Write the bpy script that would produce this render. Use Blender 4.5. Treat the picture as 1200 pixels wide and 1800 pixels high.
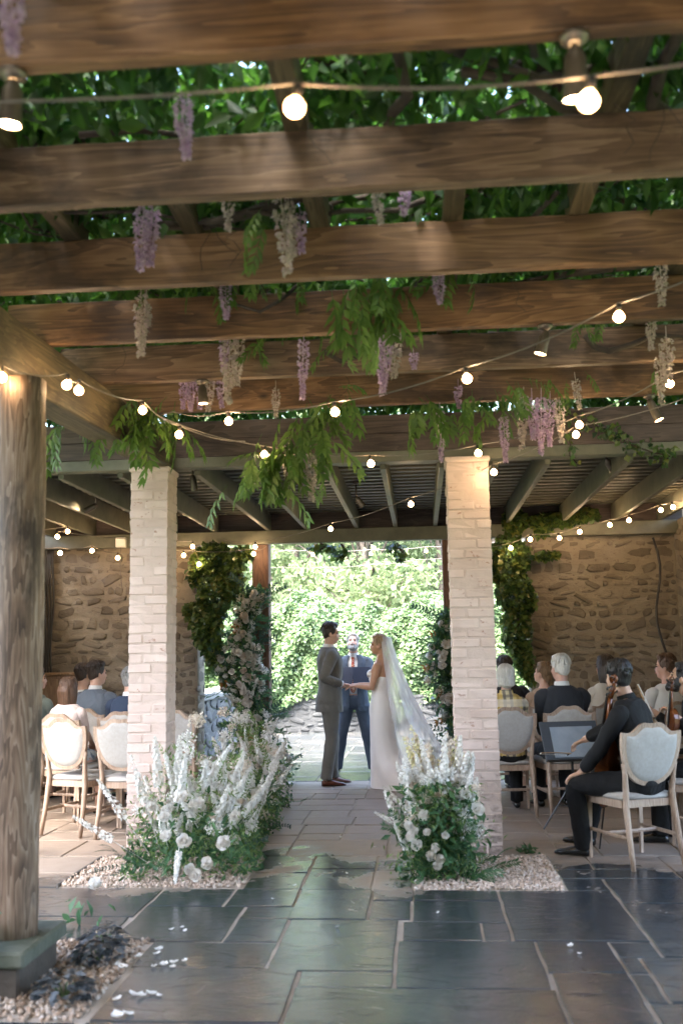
import bpy, bmesh, math, random
import numpy as np
from mathutils import Vector, Matrix, Quaternion

for _o in list(bpy.data.objects):
    bpy.data.objects.remove(_o)
random.seed(7)
RNG = np.random.default_rng(7)
SC = bpy.context.scene
COL = SC.collection
PI = math.pi
R = math.radians

# ------------------------------------------------------------------ camera
cam_d = bpy.data.cameras.new('camera')
cam = bpy.data.objects.new('camera', cam_d)
COL.objects.link(cam)
cam_d.sensor_fit = 'VERTICAL'
cam_d.sensor_height = 36.0
cam_d.sensor_width = 24.0
cam_d.lens = 36.0 * 1720 / 1800
cam_d.clip_start = 0.05
cam_d.clip_end = 600
_y, _p, _r = R(4.5), R(8.1), R(1.0)
_f = Vector((-math.sin(_y) * math.cos(_p), math.cos(_y) * math.cos(_p), math.sin(_p)))
_ri = Vector((math.cos(_y), math.sin(_y), 0))
_u = _ri.cross(_f)
_R = _ri * math.cos(_r) - _u * math.sin(_r)
_U = _ri * math.sin(_r) + _u * math.cos(_r)
cam.matrix_world = Matrix(((_R.x, _U.x, -_f.x, 0), (_R.y, _U.y, -_f.y, 0), (_R.z, _U.z, -_f.z, 1.5), (0, 0, 0, 1)))
cam_d.dof.use_dof = True
cam_d.dof.focus_distance = 11.3
cam_d.dof.aperture_fstop = 2.0
SC.camera = cam

# ------------------------------------------------------------------ world, sun, exposure
SUN_EL, SUN_AZ = R(54), R(-158)          # azimuth from +Y towards +X
W = bpy.data.worlds.new('World')
SC.world = W
W.use_nodes = True
nt = W.node_tree
nt.nodes.clear()
sky = nt.nodes.new('ShaderNodeTexSky')
sky.sky_type = 'NISHITA'
sky.sun_disc = False
sky.sun_elevation = SUN_EL
sky.sun_rotation = SUN_AZ
sky.air_density = 1.0
sky.dust_density = 3.0
sky.ozone_density = 1.0
bg = nt.nodes.new('ShaderNodeBackground')
bg.inputs['Strength'].default_value = 0.15
wo = nt.nodes.new('ShaderNodeOutputWorld')
nt.links.new(sky.outputs[0], bg.inputs[0])
nt.links.new(bg.outputs[0], wo.inputs[0])
sun_d = bpy.data.lights.new('sun', 'SUN')
sun_d.energy = 1.5
sun_d.angle = R(38)
sun_d.color = (1.0, 0.95, 0.86)
sun = bpy.data.objects.new('sun', sun_d)
COL.objects.link(sun)
_sd = Vector((math.sin(SUN_AZ) * math.cos(SUN_EL), math.cos(SUN_AZ) * math.cos(SUN_EL), math.sin(SUN_EL)))
sun.rotation_euler = _sd.to_track_quat('Z', 'Y').to_euler()
sun.location = _sd * 60
vs = SC.view_settings
vs.view_transform = 'Standard'
vs.look = 'None'
vs.gamma = 1
vs.use_curve_mapping = False
vs.exposure = 4.05
SC.cycles.max_bounces = 8
SC.cycles.diffuse_bounces = 4
SC.cycles.glossy_bounces = 3
SC.cycles.transmission_bounces = 6
SC.cycles.transparent_max_bounces = 12
SC.cycles.sample_clamp_indirect = 6
SC.cycles.caustics_reflective = False
SC.cycles.caustics_refractive = False

# ------------------------------------------------------------------ material helpers
def new_mat(name):
    m = bpy.data.materials.new(name)
    m.use_nodes = True
    t = m.node_tree
    t.nodes.clear()
    return m, t

def N(t, typ, **kw):
    n = t.nodes.new(typ)
    for k, v in kw.items():
        if k in n.inputs:
            n.inputs[k].default_value = v
        else:
            setattr(n, k, v)
    return n

def L(t, a, b):
    t.links.new(a, b)

def ramp(t, fac, stops):
    n = t.nodes.new('ShaderNodeValToRGB')
    e = n.color_ramp.elements
    while len(e) > 1:
        e.remove(e[0])
    e[0].position = stops[0][0]
    c = stops[0][1]
    e[0].color = (*c, 1) if len(c) == 3 else c
    for p, c in stops[1:]:
        x = e.new(p)
        x.color = (*c, 1) if len(c) == 3 else c
    L(t, fac, n.inputs[0])
    return n.outputs[0]

def mixc(t, fac, a, b, mode='MIX'):
    n = t.nodes.new('ShaderNodeMix')
    n.data_type = 'RGBA'
    n.blend_type = mode
    for s, v in ((0, fac), (6, a), (7, b)):
        if hasattr(v, 'node'):
            L(t, v, n.inputs[s])
        else:
            n.inputs[s].default_value = (*v, 1) if isinstance(v, tuple) and len(v) == 3 else v
    return n.outputs[2]

def math_n(t, op, a, b=0.0, c=None):
    n = t.nodes.new('ShaderNodeMath')
    n.operation = op
    for i, v in enumerate((a, b) if c is None else (a, b, c)):
        if hasattr(v, 'node'):
            L(t, v, n.inputs[i])
        else:
            n.inputs[i].default_value = v
    return n.outputs[0]

def coords(t, kind='Object', scale=(1, 1, 1), rand=False):
    tc = t.nodes.new('ShaderNodeTexCoord')
    mp = t.nodes.new('ShaderNodeMapping')
    mp.inputs['Scale'].default_value = scale
    if kind == 'World':
        g = t.nodes.new('ShaderNodeNewGeometry')
        L(t, g.outputs['Position'], mp.inputs[0])
    else:
        L(t, tc.outputs[kind], mp.inputs[0])
    if rand:
        oi = t.nodes.new('ShaderNodeObjectInfo')
        m = t.nodes.new('ShaderNodeVectorMath')
        m.operation = 'MULTIPLY'
        L(t, oi.outputs['Random'], m.inputs[0])
        m.inputs[1].default_value = (37, 53, 71)
        L(t, m.outputs[0], mp.inputs['Location'])
    return mp.outputs[0]

def noise(t, vec, scale, detail=4, rough=.55, dist=0.0):
    n = N(t, 'ShaderNodeTexNoise')
    n.inputs['Scale'].default_value = scale
    n.inputs['Detail'].default_value = detail
    n.inputs['Roughness'].default_value = rough
    n.inputs['Distortion'].default_value = dist
    L(t, vec, n.inputs['Vector'])
    return n.outputs[0]

def bump(t, h, strength=.3, dist=.01):
    b = N(t, 'ShaderNodeBump')
    b.inputs['Strength'].default_value = strength
    b.inputs['Distance'].default_value = dist
    L(t, h, b.inputs['Height'])
    return b.outputs[0]

def finish(t, col, rough=.6, normal=None, spec=.5, **kw):
    p = N(t, 'ShaderNodeBsdfPrincipled')
    for s, v in (('Base Color', col), ('Roughness', rough), ('Specular IOR Level', spec), *kw.items()):
        if hasattr(v, 'node'):
            L(t, v, p.inputs[s])
        else:
            p.inputs[s].default_value = (*v, 1) if isinstance(v, tuple) and len(v) == 3 else v
    if normal is not None:
        L(t, normal, p.inputs['Normal'])
    o = N(t, 'ShaderNodeOutputMaterial')
    L(t, p.outputs[0], o.inputs[0])
    return p

def vary(name, a, b, rough=.6, scale=8, bs=.2, bd=.005, rand=True, stretch=(1, 1, 1), spec=.5, fine=60, kind='Object', **kw):
    """two colours mixed by noise with a fine relief"""
    m, t = new_mat(name)
    v = coords(t, kind, stretch, rand)
    n1 = noise(t, v, scale, 5, .6)
    c = ramp(t, n1, [(.3, a), (.7, b)])
    n2 = noise(t, v, fine, 3, .6)
    finish(t, c, rough, bump(t, n2, bs, bd), spec, **kw)
    return m

def leaf_mat(name, cols, trans=.45, rough=.45, tcol=None, spec=.4, glossy=.06):
    """leaf: colour per leaf, light comes through the blade"""
    m, t = new_mat(name)
    g = t.nodes.new('ShaderNodeNewGeometry')
    k = len(cols) - 1
    c = ramp(t, g.outputs['Random Per Island'], [(i / max(k, 1), x) for i, x in enumerate(cols)])
    d = N(t, 'ShaderNodeBsdfPrincipled')
    L(t, c, d.inputs['Base Color'])
    d.inputs['Roughness'].default_value = rough
    d.inputs['Specular IOR Level'].default_value = spec
    tr = N(t, 'ShaderNodeBsdfTranslucent')
    if tcol:
        L(t, mixc(t, 1.0, c, tcol, 'MULTIPLY'), tr.inputs[0])
    else:
        L(t, c, tr.inputs[0])
    mx = N(t, 'ShaderNodeMixShader')
    mx.inputs[0].default_value = trans
    L(t, d.outputs[0], mx.inputs[1])
    L(t, tr.outputs[0], mx.inputs[2])
    o = N(t, 'ShaderNodeOutputMaterial')
    L(t, mx.outputs[0], o.inputs[0])
    return m

def wood(name, dark, mid, light, axis=0, scale=1.0, rough=.65, stain=.5, bs=.35, rings=9.0):
    """timber with grain along an axis, flame figure, knots and dark water stains"""
    m, t = new_mat(name)
    st = [7, 7, 7]
    st[axis] = .8
    v = coords(t, 'Object', tuple(s * scale for s in st), True)
    n1 = noise(t, v, 1.0, 3, .5, .6)
    w = math_n(t, 'FRACT', math_n(t, 'MULTIPLY', n1, rings))
    w = math_n(t, 'POWER', w, 1.7)
    w = math_n(t, 'MULTIPLY', w, .55)
    st2 = [105, 105, 105]
    st2[axis] = 3.5
    v2 = coords(t, 'Object', tuple(s * scale for s in st2), True)
    fib = noise(t, v2, 1.0, 3, .6)
    s3 = [2.2, 2.2, 2.2]
    s3[axis] = .9
    v3 = coords(t, 'Object', tuple(s3), True)
    st_n = noise(t, v3, 1.6, 5, .65)
    patch = noise(t, coords(t, 'Object', tuple((.8 if i == axis else 3.0) for i in range(3)), True), 1.5, 4, .6)
    tone = math_n(t, 'ADD', math_n(t, 'ADD', math_n(t, 'MULTIPLY', w, .55), math_n(t, 'MULTIPLY', fib, .55)), math_n(t, 'MULTIPLY', math_n(t, 'SUBTRACT', patch, .5), .95))
    base = ramp(t, tone, [(.12, dark), (.42, mid), (.80, light)])
    sm = ramp(t, st_n, [(.38, (1, 1, 1)), (.50, (0, 0, 0))])
    col = mixc(t, math_n(t, 'MULTIPLY', sm, stain), base, tuple(x * .35 for x in dark))
    vor = N(t, 'ShaderNodeTexVoronoi')
    sk = [2.6, 2.6, 2.6]
    sk[axis] = 1.3
    L(t, coords(t, 'Object', tuple(sk), True), vor.inputs['Vector'])
    vor.inputs['Scale'].default_value = 1.0
    kn = ramp(t, vor.outputs['Distance'], [(.03, (1, 1, 1)), (.075, (0, 0, 0))])
    col = mixc(t, math_n(t, 'MULTIPLY', kn, .85), col, tuple(x * .22 for x in dark))
    hgt = math_n(t, 'ADD', math_n(t, 'MULTIPLY', w, .5), fib)
    finish(t, col, rough, bump(t, hgt, bs, .004))
    return m

def emis(name, col, strength):
    m, t = new_mat(name)
    e = N(t, 'ShaderNodeEmission')
    e.inputs[0].default_value = (*col, 1)
    e.inputs[1].default_value = strength
    o = N(t, 'ShaderNodeOutputMaterial')
    L(t, e.outputs[0], o.inputs[0])
    return m

# ------------------------------------------------------------------ mesh helpers
class MB:
    """collects shapes and links them as ONE mesh object"""
    def __init__(s):
        s.v = []
        s.f = []
    def add(s, vs, fs):
        b = len(s.v)
        s.v.extend([tuple(x) for x in vs])
        s.f.extend([tuple(i + b for i in f) for f in fs])
        return s
    def box(s, x0, x1, y0, y1, z0, z1, c=0.0):
        if c <= 0:
            vs = [(x, y, z) for x in (x0, x1) for y in (y0, y1) for z in (z0, z1)]
            fs = [(0, 1, 3, 2), (4, 6, 7, 5), (0, 4, 5, 1), (2, 3, 7, 6), (0, 2, 6, 4), (1, 5, 7, 3)]
            return s.add(vs, fs)
        bm = bmesh.new()
        bmesh.ops.create_cube(bm, size=1)
        for v in bm.verts:
            v.co = Vector(((x0 + x1) / 2 + v.co.x * (x1 - x0), (y0 + y1) / 2 + v.co.y * (y1 - y0), (z0 + z1) / 2 + v.co.z * (z1 - z0)))
        bmesh.ops.bevel(bm, geom=bm.edges[:], offset=c, segments=1, affect='EDGES')
        bm.verts.index_update()
        s.add([v.co[:] for v in bm.verts], [[v.index for v in f.verts] for f in bm.faces])
        bm.free()
        return s
    def tube(s, pts, rad, n=8, cap=True, side=None):
        """sweep; rad: number, list of numbers or list of (a along side, b across)"""
        P = [Vector(p) for p in pts]
        m = len(P)
        if not isinstance(rad, (list, tuple)):
            rad = [rad] * m
        rad = [(q, q) if not isinstance(q, (list, tuple)) else q for q in rad]
        rings = []
        prev = None
        for i in range(m):
            d = (P[min(i + 1, m - 1)] - P[max(i - 1, 0)])
            if d.length < 1e-9:
                d = Vector((0, 0, 1))
            d.normalize()
            if side is not None:
                a = Vector(side[i] if isinstance(side, list) else side)
            elif prev is None:
                a = Vector((1, 0, 0)) if abs(d.x) < .8 else Vector((0, 1, 0))
            else:
                a = prev
            a = a - d * a.dot(d)
            if a.length < 1e-6:
                a = d.orthogonal()
            a.normalize()
            prev = a
            b = d.cross(a)
            rings.append([P[i] + a * (rad[i][0] * math.cos(2 * PI * k / n)) + b * (rad[i][1] * math.sin(2 * PI * k / n)) for k in range(n)])
        return s.loft(rings, cap)
    def loft(s, rings, cap=True, closed=True):
        n = len(rings[0])
        vs = [p for r in rings for p in r]
        fs = []
        for i in range(len(rings) - 1):
            for k in range(n if closed else n - 1):
                a, b = i * n + k, i * n + (k + 1) % n
                fs.append((a, b, b + n, a + n))
        if cap and closed:
            fs.append(tuple(reversed(range(n))))
            fs.append(tuple(range((len(rings) - 1) * n, len(rings) * n)))
        return s.add(vs, fs)
    def ell(s, c, r, nu=10, nv=7, rot=None):
        c = Vector(c)
        r = (r, r, r) if not isinstance(r, (tuple, list)) else r
        vs = []
        for j in range(1, nv):
            th = PI * j / nv
            for i in range(nu):
                ph = 2 * PI * i / nu
                vs.append(Vector((r[0] * math.sin(th) * math.cos(ph), r[1] * math.sin(th) * math.sin(ph), r[2] * math.cos(th))))
        vs.append(Vector((0, 0, r[2])))
        vs.append(Vector((0, 0, -r[2])))
        if rot is not None:
            vs = [rot @ v for v in vs]
        vs = [v + c for v in vs]
        fs = []
        for j in range(nv - 2):
            for i in range(nu):
                a, b = j * nu + i, j * nu + (i + 1) % nu
                fs.append((a, a + nu, b + nu, b))
        top, bot = (nv - 1) * nu, (nv - 1) * nu + 1
        for i in range(nu):
            fs.append((top, i, (i + 1) % nu))
            q = (nv - 2) * nu
            fs.append((bot, q + (i + 1) % nu, q + i))
        return s.add(vs, fs)
    def prism(s, outline, d0, d1, axis='Y'):
        """outline in a plane, pushed from d0 to d1 along an axis"""
        def P(a, b, d):
            return {'Y': (a, d, b), 'Z': (a, b, d), 'X': (d, a, b)}[axis]
        n = len(outline)
        vs = [P(a, b, d0) for a, b in outline] + [P(a, b, d1) for a, b in outline]
        fs = [tuple(range(n)), tuple(reversed(range(n, 2 * n)))] + [(i, i + n, (i + 1) % n + n, (i + 1) % n) for i in range(n)]
        return s.add(vs, fs)
    def mesh(s, name, mat=None, smooth=False):
        me = bpy.data.meshes.new(name)
        me.from_pydata(s.v, [], s.f)
        if smooth:
            me.polygons.foreach_set('use_smooth', [True] * len(me.polygons))
        if mat:
            me.materials.append(mat)
        bm = bmesh.new()
        bm.from_mesh(me)
        bmesh.ops.recalc_face_normals(bm, faces=bm.faces)
        bm.to_mesh(me)
        bm.free()
        return me
    def build(s, name, mat, parent=None, smooth=False, loc=None):
        return link(name, s.mesh(name, mat, smooth), parent, loc)

def link(name, me, parent=None, loc=None, rot=None, scale=None):
    o = bpy.data.objects.new(name, me)
    COL.objects.link(o)
    if parent is not None:
        o.parent = parent
    if loc is not None:
        o.location = loc
    if rot is not None:
        o.rotation_euler = rot
    if scale is not None:
        o.scale = scale
    return o

def thing(name, label, cat, loc=(0, 0, 0), rz=0.0, group=None, data=None):
    o = bpy.data.objects.new(name, data)
    COL.objects.link(o)
    o.location = loc
    o.rotation_euler = (0, 0, rz)
    return tag(o, label, cat, group)

def tag(o, label, cat, group=None, kind=None):
    if label:
        o['label'] = label
    if cat:
        o['category'] = cat
    if group:
        o['group'] = group
    if kind:
        o['kind'] = kind
    return o

def struct(o, kind='structure'):
    o['kind'] = kind
    return o

def copy_tree(o, parent=None):
    c = o.copy()
    COL.objects.link(c)
    c.parent = parent
    for ch in list(o.children):
        copy_tree(ch, c)
    return c

def np_mesh(name, V, F, mat, smooth=False):
    """V (n,3), F (m,k) arrays -> mesh"""
    me = bpy.data.meshes.new(name)
    n, (m, k) = len(V), F.shape
    me.vertices.add(n)
    me.vertices.foreach_set('co', np.ascontiguousarray(V, dtype=np.float32).ravel())
    me.loops.add(m * k)
    me.loops.foreach_set('vertex_index', np.ascontiguousarray(F, dtype=np.int32).ravel())
    me.polygons.add(m)
    me.polygons.foreach_set('loop_start', np.arange(0, m * k, k, dtype=np.int32))
    me.polygons.foreach_set('loop_total', np.full(m, k, dtype=np.int32))
    if smooth:
        me.polygons.foreach_set('use_smooth', np.ones(m, dtype=bool))
    me.update(calc_edges=True)
    me.validate()
    me.materials.append(mat)
    return me

def unit(a):
    return a / np.maximum(np.linalg.norm(a, axis=1, keepdims=True), 1e-9)

def leaf_arrays(P, D, U, Ln, Wd, fold=.25):
    """folded rhombus leaves: base points P, direction D, blade normal U, length, width"""
    n = len(P)
    D = unit(D)
    S = unit(np.cross(D, U))
    U = np.cross(S, D)
    Ln = np.broadcast_to(Ln, n)[:, None]
    Wd = np.broadcast_to(Wd, n)[:, None]
    mid = P + D * Ln * .42
    V = np.stack([P, mid - S * Wd * .5 + U * Wd * fold, P + D * Ln - U * Ln * .08, mid + S * Wd * .5 + U * Wd * fold], 1).reshape(-1, 3)
    i = np.arange(n)[:, None] * 4
    F = np.concatenate([i + np.array([[0, 1, 2]]), i + np.array([[0, 2, 3]])], 0)
    return V, F

def rand_dirs(n, rng=RNG):
    return unit(rng.normal(size=(n, 3)))

def scatter(name, P, mat, ln, wd, parent=None, droop=.5, up=.6, fold=.25, D=None, U=None):
    n = len(P)
    if D is None:
        D = rand_dirs(n)
        D[:, 2] -= droop
    if U is None:
        U = rand_dirs(n) + np.array([0, 0, up])
    l = ln * RNG.uniform(.65, 1.25, n)
    V, F = leaf_arrays(P, D, unit(U), l, l * wd / ln, fold)
    return link(name, np_mesh(name, V, F, mat), parent)
# ------------------------------------------------------------------ materials of the setting
BEAM = [wood('weathered_beam_%d' % i, d, m_, l, 0, 1, .6, s_) for i, (d, m_, l, s_) in enumerate((
    ((.050, .024, .010), (.165, .088, .038), (.29, .17, .085), .65),
    ((.052, .024, .009), (.175, .090, .036), (.30, .17, .078), .6),
    ((.048, .026, .013), (.155, .094, .052), (.28, .19, .115), .7)))]
BEAM_Y = wood('weathered_girder', (.035, .024, .011), (.095, .068, .034), (.19, .14, .08), 1, 1, .6, .8)
LOGW = wood('weathered_log', (.055, .03, .016), (.19, .122, .078), (.38, .30, .235), 2, 1.5, .75, .85, .9)
DARKWOOD = wood('dark_board', (.035, .022, .018), (.075, .05, .04), (.12, .085, .07), 0, 1, .6, .4)
POSTW = wood('brown_post', (.06, .03, .02), (.14, .07, .045), (.22, .12, .08), 2, 1, .65, .4)
GREEN = vary('grey_green_paint', (.105, .105, .078), (.165, .16, .118), .55, 6, .25, .004, True, (1, 1, 1), .4, 90)
DECKM = vary('dark_roof_board', (.03, .025, .02), (.06, .05, .04), .8)

def flag_mat(name, terrace=False):
    m, t = new_mat(name)
    v = coords(t, 'World')
    oi = N(t, 'ShaderNodeObjectInfo')
    rnd = oi.outputs['Random']
    n_big = noise(t, v, 1.3, 5, .62, .4)
    n_mid = noise(t, coords(t, 'World', (1, 1.15, 1)), 7, 7, .72, .3)
    n_fine = noise(t, v, 70, 4, .65)
    dry = mixc(t, n_mid, ramp(t, rnd, [(0, (.27, .205, .155)), (.35, (.33, .25, .19)), (.7, (.24, .20, .165)), (1, (.36, .285, .225))]), (.16, .12, .092))
    wet = mixc(t, n_mid, ramp(t, rnd, [(0, (.034, .042, .050)), (.4, (.055, .064, .070)), (.7, (.030, .034, .038)), (1, (.064, .068, .072))]), (.018, .022, .026))
    if terrace:
        msk = ramp(t, n_big, [(.3, (.75, .75, .75)), (.6, (1, 1, 1))])
        wet = mixc(t, n_mid, ramp(t, rnd, [(0, (.075, .088, .09)), (1, (.12, .13, .125))]), (.055, .062, .064))
    else:
        g = N(t, 'ShaderNodeSeparateXYZ')
        gg = t.nodes.new('ShaderNodeNewGeometry')
        L(t, gg.outputs['Position'], g.inputs[0])
        yy = math_n(t, 'MULTIPLY', math_n(t, 'SUBTRACT', 7.6, g.outputs[1]), .62)
        nn = math_n(t, 'MULTIPLY', math_n(t, 'SUBTRACT', n_big, .5), 3.6)
        msk = math_n(t, 'ADD', math_n(t, 'ADD', yy, nn), .15)
        msk.node.use_clamp = True
        msk = ramp(t, msk, [(.1, (0, 0, 0)), (.45, (.45, .45, .45)), (.62, (1, 1, 1))])
    col = mixc(t, msk, dry, wet)
    rw = ramp(t, noise(t, v, 2.3, 4, .6), [(.3, (.035, .035, .035)), (.7, (.13, .13, .13))])
    ro = mixc(t, msk, (.62, .62, .62), rw)
    h = math_n(t, 'ADD', math_n(t, 'MULTIPLY', n_mid, .55), math_n(t, 'MULTIPLY', n_fine, .22))
    step = ramp(t, noise(t, coords(t, 'World', (1, 2.6, 1), False), 1.7, 3, .5, 1.2), [(.44, (0, 0, 0)), (.47, (1, 1, 1)), (.60, (.85, .85, .85)), (.62, (0.2, 0.2, 0.2))])
    h = math_n(t, 'ADD', h, math_n(t, 'MULTIPLY', step, .35))
    finish(t, col, ro, bump(t, h, .30, .012), .85)
    return m
FLAG = flag_mat('bluestone_flag')
FLAG_T = flag_mat('terrace_flag', True)
MORTAR = vary('floor_mortar', (.24, .205, .17), (.34, .295, .25), .75, 5, .4, .006, False, fine=80, kind='World')
BRICKM = None
def brick_mat():
    m, t = new_mat('whitewashed_brick')
    v = coords(t, 'World')
    n1 = noise(t, v, 5, 4, .6)
    n2 = noise(t, coords(t, 'World', (1, 1, 1.6)), 13, 4, .7, .3)
    n3 = noise(t, v, 120, 3, .6)
    oi = N(t, 'ShaderNodeObjectInfo')
    c = ramp(t, n1, [(.3, (.58, .455, .405)), (.7, (.70, .575, .525))])
    c = mixc(t, math_n(t, 'MULTIPLY', oi.outputs['Random'], .42), c, (.46, .335, .285))
    chip = ramp(t, n2, [(.62, (0, 0, 0)), (.69, (1, 1, 1))])
    c = mixc(t, math_n(t, 'MULTIPLY', chip, .8), c, (.30, .15, .10))
    g = N(t, 'ShaderNodeSeparateXYZ')
    gg = t.nodes.new('ShaderNodeNewGeometry')
    L(t, gg.outputs['Position'], g.inputs[0])
    low = math_n(t, 'ADD', math_n(t, 'SUBTRACT', .55, g.outputs[2]), math_n(t, 'MULTIPLY', math_n(t, 'SUBTRACT', n2, .5), 1.3))
    low.node.use_clamp = True
    c = mixc(t, math_n(t, 'MULTIPLY', low, 1.6), c, (.16, .12, .10))
    finish(t, c, .72, bump(t, math_n(t, 'ADD', n2, math_n(t, 'MULTIPLY', n3, .4)), .45, .006), .3)
    return m
BRICKM = brick_mat()
BMORT = vary('whitewashed_joint', (.50, .39, .34), (.62, .50, .445), .8, 9, .5, .006, False, fine=90, kind='World')

def rubble(name, a, b, dark, bs=.7):
    m, t = new_mat(name)
    v = coords(t, 'World')
    n1 = noise(t, v, 3.2, 5, .65, .5)
    n2 = noise(t, coords(t, 'World', (1, 1, 1.8)), 14, 6, .7, .6)
    n3 = noise(t, v, 60, 4, .65)
    oi = N(t, 'ShaderNodeObjectInfo')
    c = ramp(t, n1, [(.3, a), (.7, b)])
    c = mixc(t, math_n(t, 'MULTIPLY', oi.outputs['Random'], .55), c, dark)
    n2 = math_n(t, 'MULTIPLY_ADD', noise(t, coords(t, 'World', (1.0, 1, 2.2)), 7.5, 5, .7, 1.6), .6, math_n(t, 'MULTIPLY', n2, .4))
    pit = ramp(t, n2, [(.36, (1, 1, 1)), (.44, (0, 0, 0))])
    c = mixc(t, math_n(t, 'MULTIPLY', pit, .65), c, tuple(x * .5 for x in dark))
    finish(t, c, .85, bump(t, math_n(t, 'ADD', n2, math_n(t, 'MULTIPLY', n3, .35)), bs, .03), .25)
    return m
WALLM = rubble('rubble_mortar', (.27, .225, .17), (.36, .305, .235), (.14, .112, .083))
STONEM = rubble('rubble_stone', (.20, .162, .122), (.33, .28, .22), (.08, .063, .047))
GREYST = rubble('grey_stone', (.05, .053, .055), (.09, .092, .092), (.028, .028, .03))
PALEST = rubble('pale_stone', (.16, .16, .155), (.26, .255, .245), (.09, .09, .09))
COPE = vary('coping_stone', (.24, .24, .23), (.34, .335, .32), .7, 4, .4, .01, False, fine=40, kind='World')

# ------------------------------------------------------------------ ground, floor, terrace
def grid_sheet(name, x0, x1, y0, y1, nx, ny, hf, mat, parent=None):
    xs, ys = np.meshgrid(np.linspace(x0, x1, nx), np.linspace(y0, y1, ny))
    zs = hf(xs, ys)
    V = np.stack([xs, ys, zs], -1).reshape(-1, 3)
    i = (np.arange(ny - 1)[:, None] * nx + np.arange(nx - 1)[None]).ravel()
    F = np.stack([i, i + 1, i + nx + 1, i + nx], 1)
    return link(name, np_mesh(name, V, F, mat, True), parent)

PALEG = vary('bounce_gravel', (.11, .10, .085), (.17, .155, .13), .85, 3, .5, .02, False, fine=60, kind='World')
struct(MB().box(-22, 22, -34, -3.01, -.15, -.03).build('bounce_courtyard', PALEG))  # unseen yard added behind the camera to bounce light inside
SOIL = vary('garden_grass', (.07, .11, .035), (.13, .17, .065), .9, 1.2, .5, .03, False, kind='World')
struct(grid_sheet('ground', -300, 300, -200, 400, 5, 5, lambda x, y: x * 0 - .16, SOIL))
def hill_z(x, y):
    d = np.maximum(y - 19.3, 0)
    return .5 + d * .20 + 1.2 * np.sin(x * .13 + y * .05) * np.minimum(d / 15, 1)
struct(grid_sheet('hillside', -90, 90, 19.15, 140, 60, 50, hill_z, SOIL))
struct(MB().box(-5.4, 4.4, -3, 11.72, -.14, -.007).build('floor', MORTAR))
FLOOR = COL.objects['floor']
struct(MB().box(-2.9, 6.0, 11.722, 18.9, -.14, -.013).build('terrace', MORTAR))
TERR = COL.objects['terrace']

def slab_mesh(w, d, th=.03, jit=.004, bev=.004):
    """flagstone with an uneven outline and worn arris, centred"""
    pts = []
    nx, ny = max(2, int(w / .12)), max(2, int(d / .12))
    for i in range(nx):
        pts.append((-w / 2 + w * i / nx, -d / 2))
    for i in range(ny):
        pts.append((w / 2, -d / 2 + d * i / ny))
    for i in range(nx):
        pts.append((w / 2 - w * i / nx, d / 2))
    for i in range(ny):
        pts.append((-w / 2, d / 2 - d * i / ny))
    pts = [(x + random.uniform(-jit, jit), y + random.uniform(-jit, jit)) for x, y in pts]
    def inset(k):
        return [(x - math.copysign(min(k, abs(x)), x) * (abs(abs(x) - w / 2) < .03), y - math.copysign(min(k, abs(y)), y) * (abs(abs(y) - d / 2) < .03)) for x, y in pts]
    mb = MB()
    r0 = [(x, y, -th) for x, y in pts]
    r1 = [(x, y, -bev * .8) for x, y in pts]
    r2 = [(x, y, random.uniform(-.0008, .0008)) for x, y in inset(bev)]
    mb.loft([r0, r1, r2])
    return mb

def flag(x0, x1, y0, y1, parent, mat, j=.009, tilt=.0022):
    x0 += j; x1 -= j; y0 += j; y1 -= j
    o = slab_mesh(x1 - x0, y1 - y0).build('flagstone', mat, parent)
    o.location = ((x0 + x1) / 2, (y0 + y1) / 2, random.uniform(-.002, .003))
    o.rotation_euler = (random.gauss(0, tilt), random.gauss(0, tilt), random.gauss(0, .003))
    return o

traced = [(-3.2, -1.70, 5.82, 6.53), (-3.2, -1.72, 5.36, 5.82), (-1.70, -1.23, 6.06, 6.50), (-1.23, -.81, 6.06, 6.49),
          (-1.70, -1.09, 5.34, 6.06), (-1.09, -.79, 5.80, 6.06), (-1.09, -.79, 5.34, 5.80), (-.81, -.35, 5.78, 6.48),
          (-.79, -.17, 4.88, 5.78), (-.35, -.09, 6.20, 6.47), (-.35, -.10, 5.78, 6.20), (-1.46, -.79, 4.92, 5.34),
          (-1.43, -.62, 4.21, 4.92), (-.62, -.17, 4.65, 4.88), (-.62, .55, 3.85, 4.65), (-.17, .54, 4.65, 5.38),
          (-.10, .43, 6.20, 6.46), (-.10, .43, 5.73, 6.20), (-.15, .28, 5.38, 5.73), (.28, .43, 5.38, 5.73),
          (.43, 1.13, 5.38, 6.46), (.54, .91, 4.88, 5.38), (.91, 1.13, 5.12, 5.38), (.91, 1.01, 4.88, 5.12), (1.01, 1.75, 4.49, 5.12),
          (.55, .91, 4.2, 4.88), (.91, 1.01, 4.49, 4.88), (.91, 1.75, 3.85, 4.49), (1.13, 1.95, 5.12, 6.15), (1.13, 1.95, 6.15, 6.78),
          (.86, 1.13, 6.46, 6.78), (.55, .91, 3.85, 4.2), (-.79, -.17, 4.88, 4.88)]
traced = [q for q in traced if q[3] - q[2] > .02]
for q in traced:
    flag(*q, FLOOR, FLAG)

def guillotine(x0, x1, y0, y1, big, small, out):
    w, d = x1 - x0, y1 - y0
    if w > big or d > big * .8 or (random.random() < .35 and max(w, d) > small * 2.2):
        if w > d * random.uniform(.8, 1.2) and w > 2 * small:
            k = x0 + w * random.uniform(.33, .67)
            guillotine(x0, k, y0, y1, big, small, out)
            guillotine(k, x1, y0, y1, big, small, out)
            return
        if d > 2 * small * .8:
            k = y0 + d * random.uniform(.33, .67)
            guillotine(x0, x1, y0, k, big, small, out)
            guillotine(x0, x1, k, y1, big, small, out)
            return
    out.append((x0, x1, y0, y1))

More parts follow.
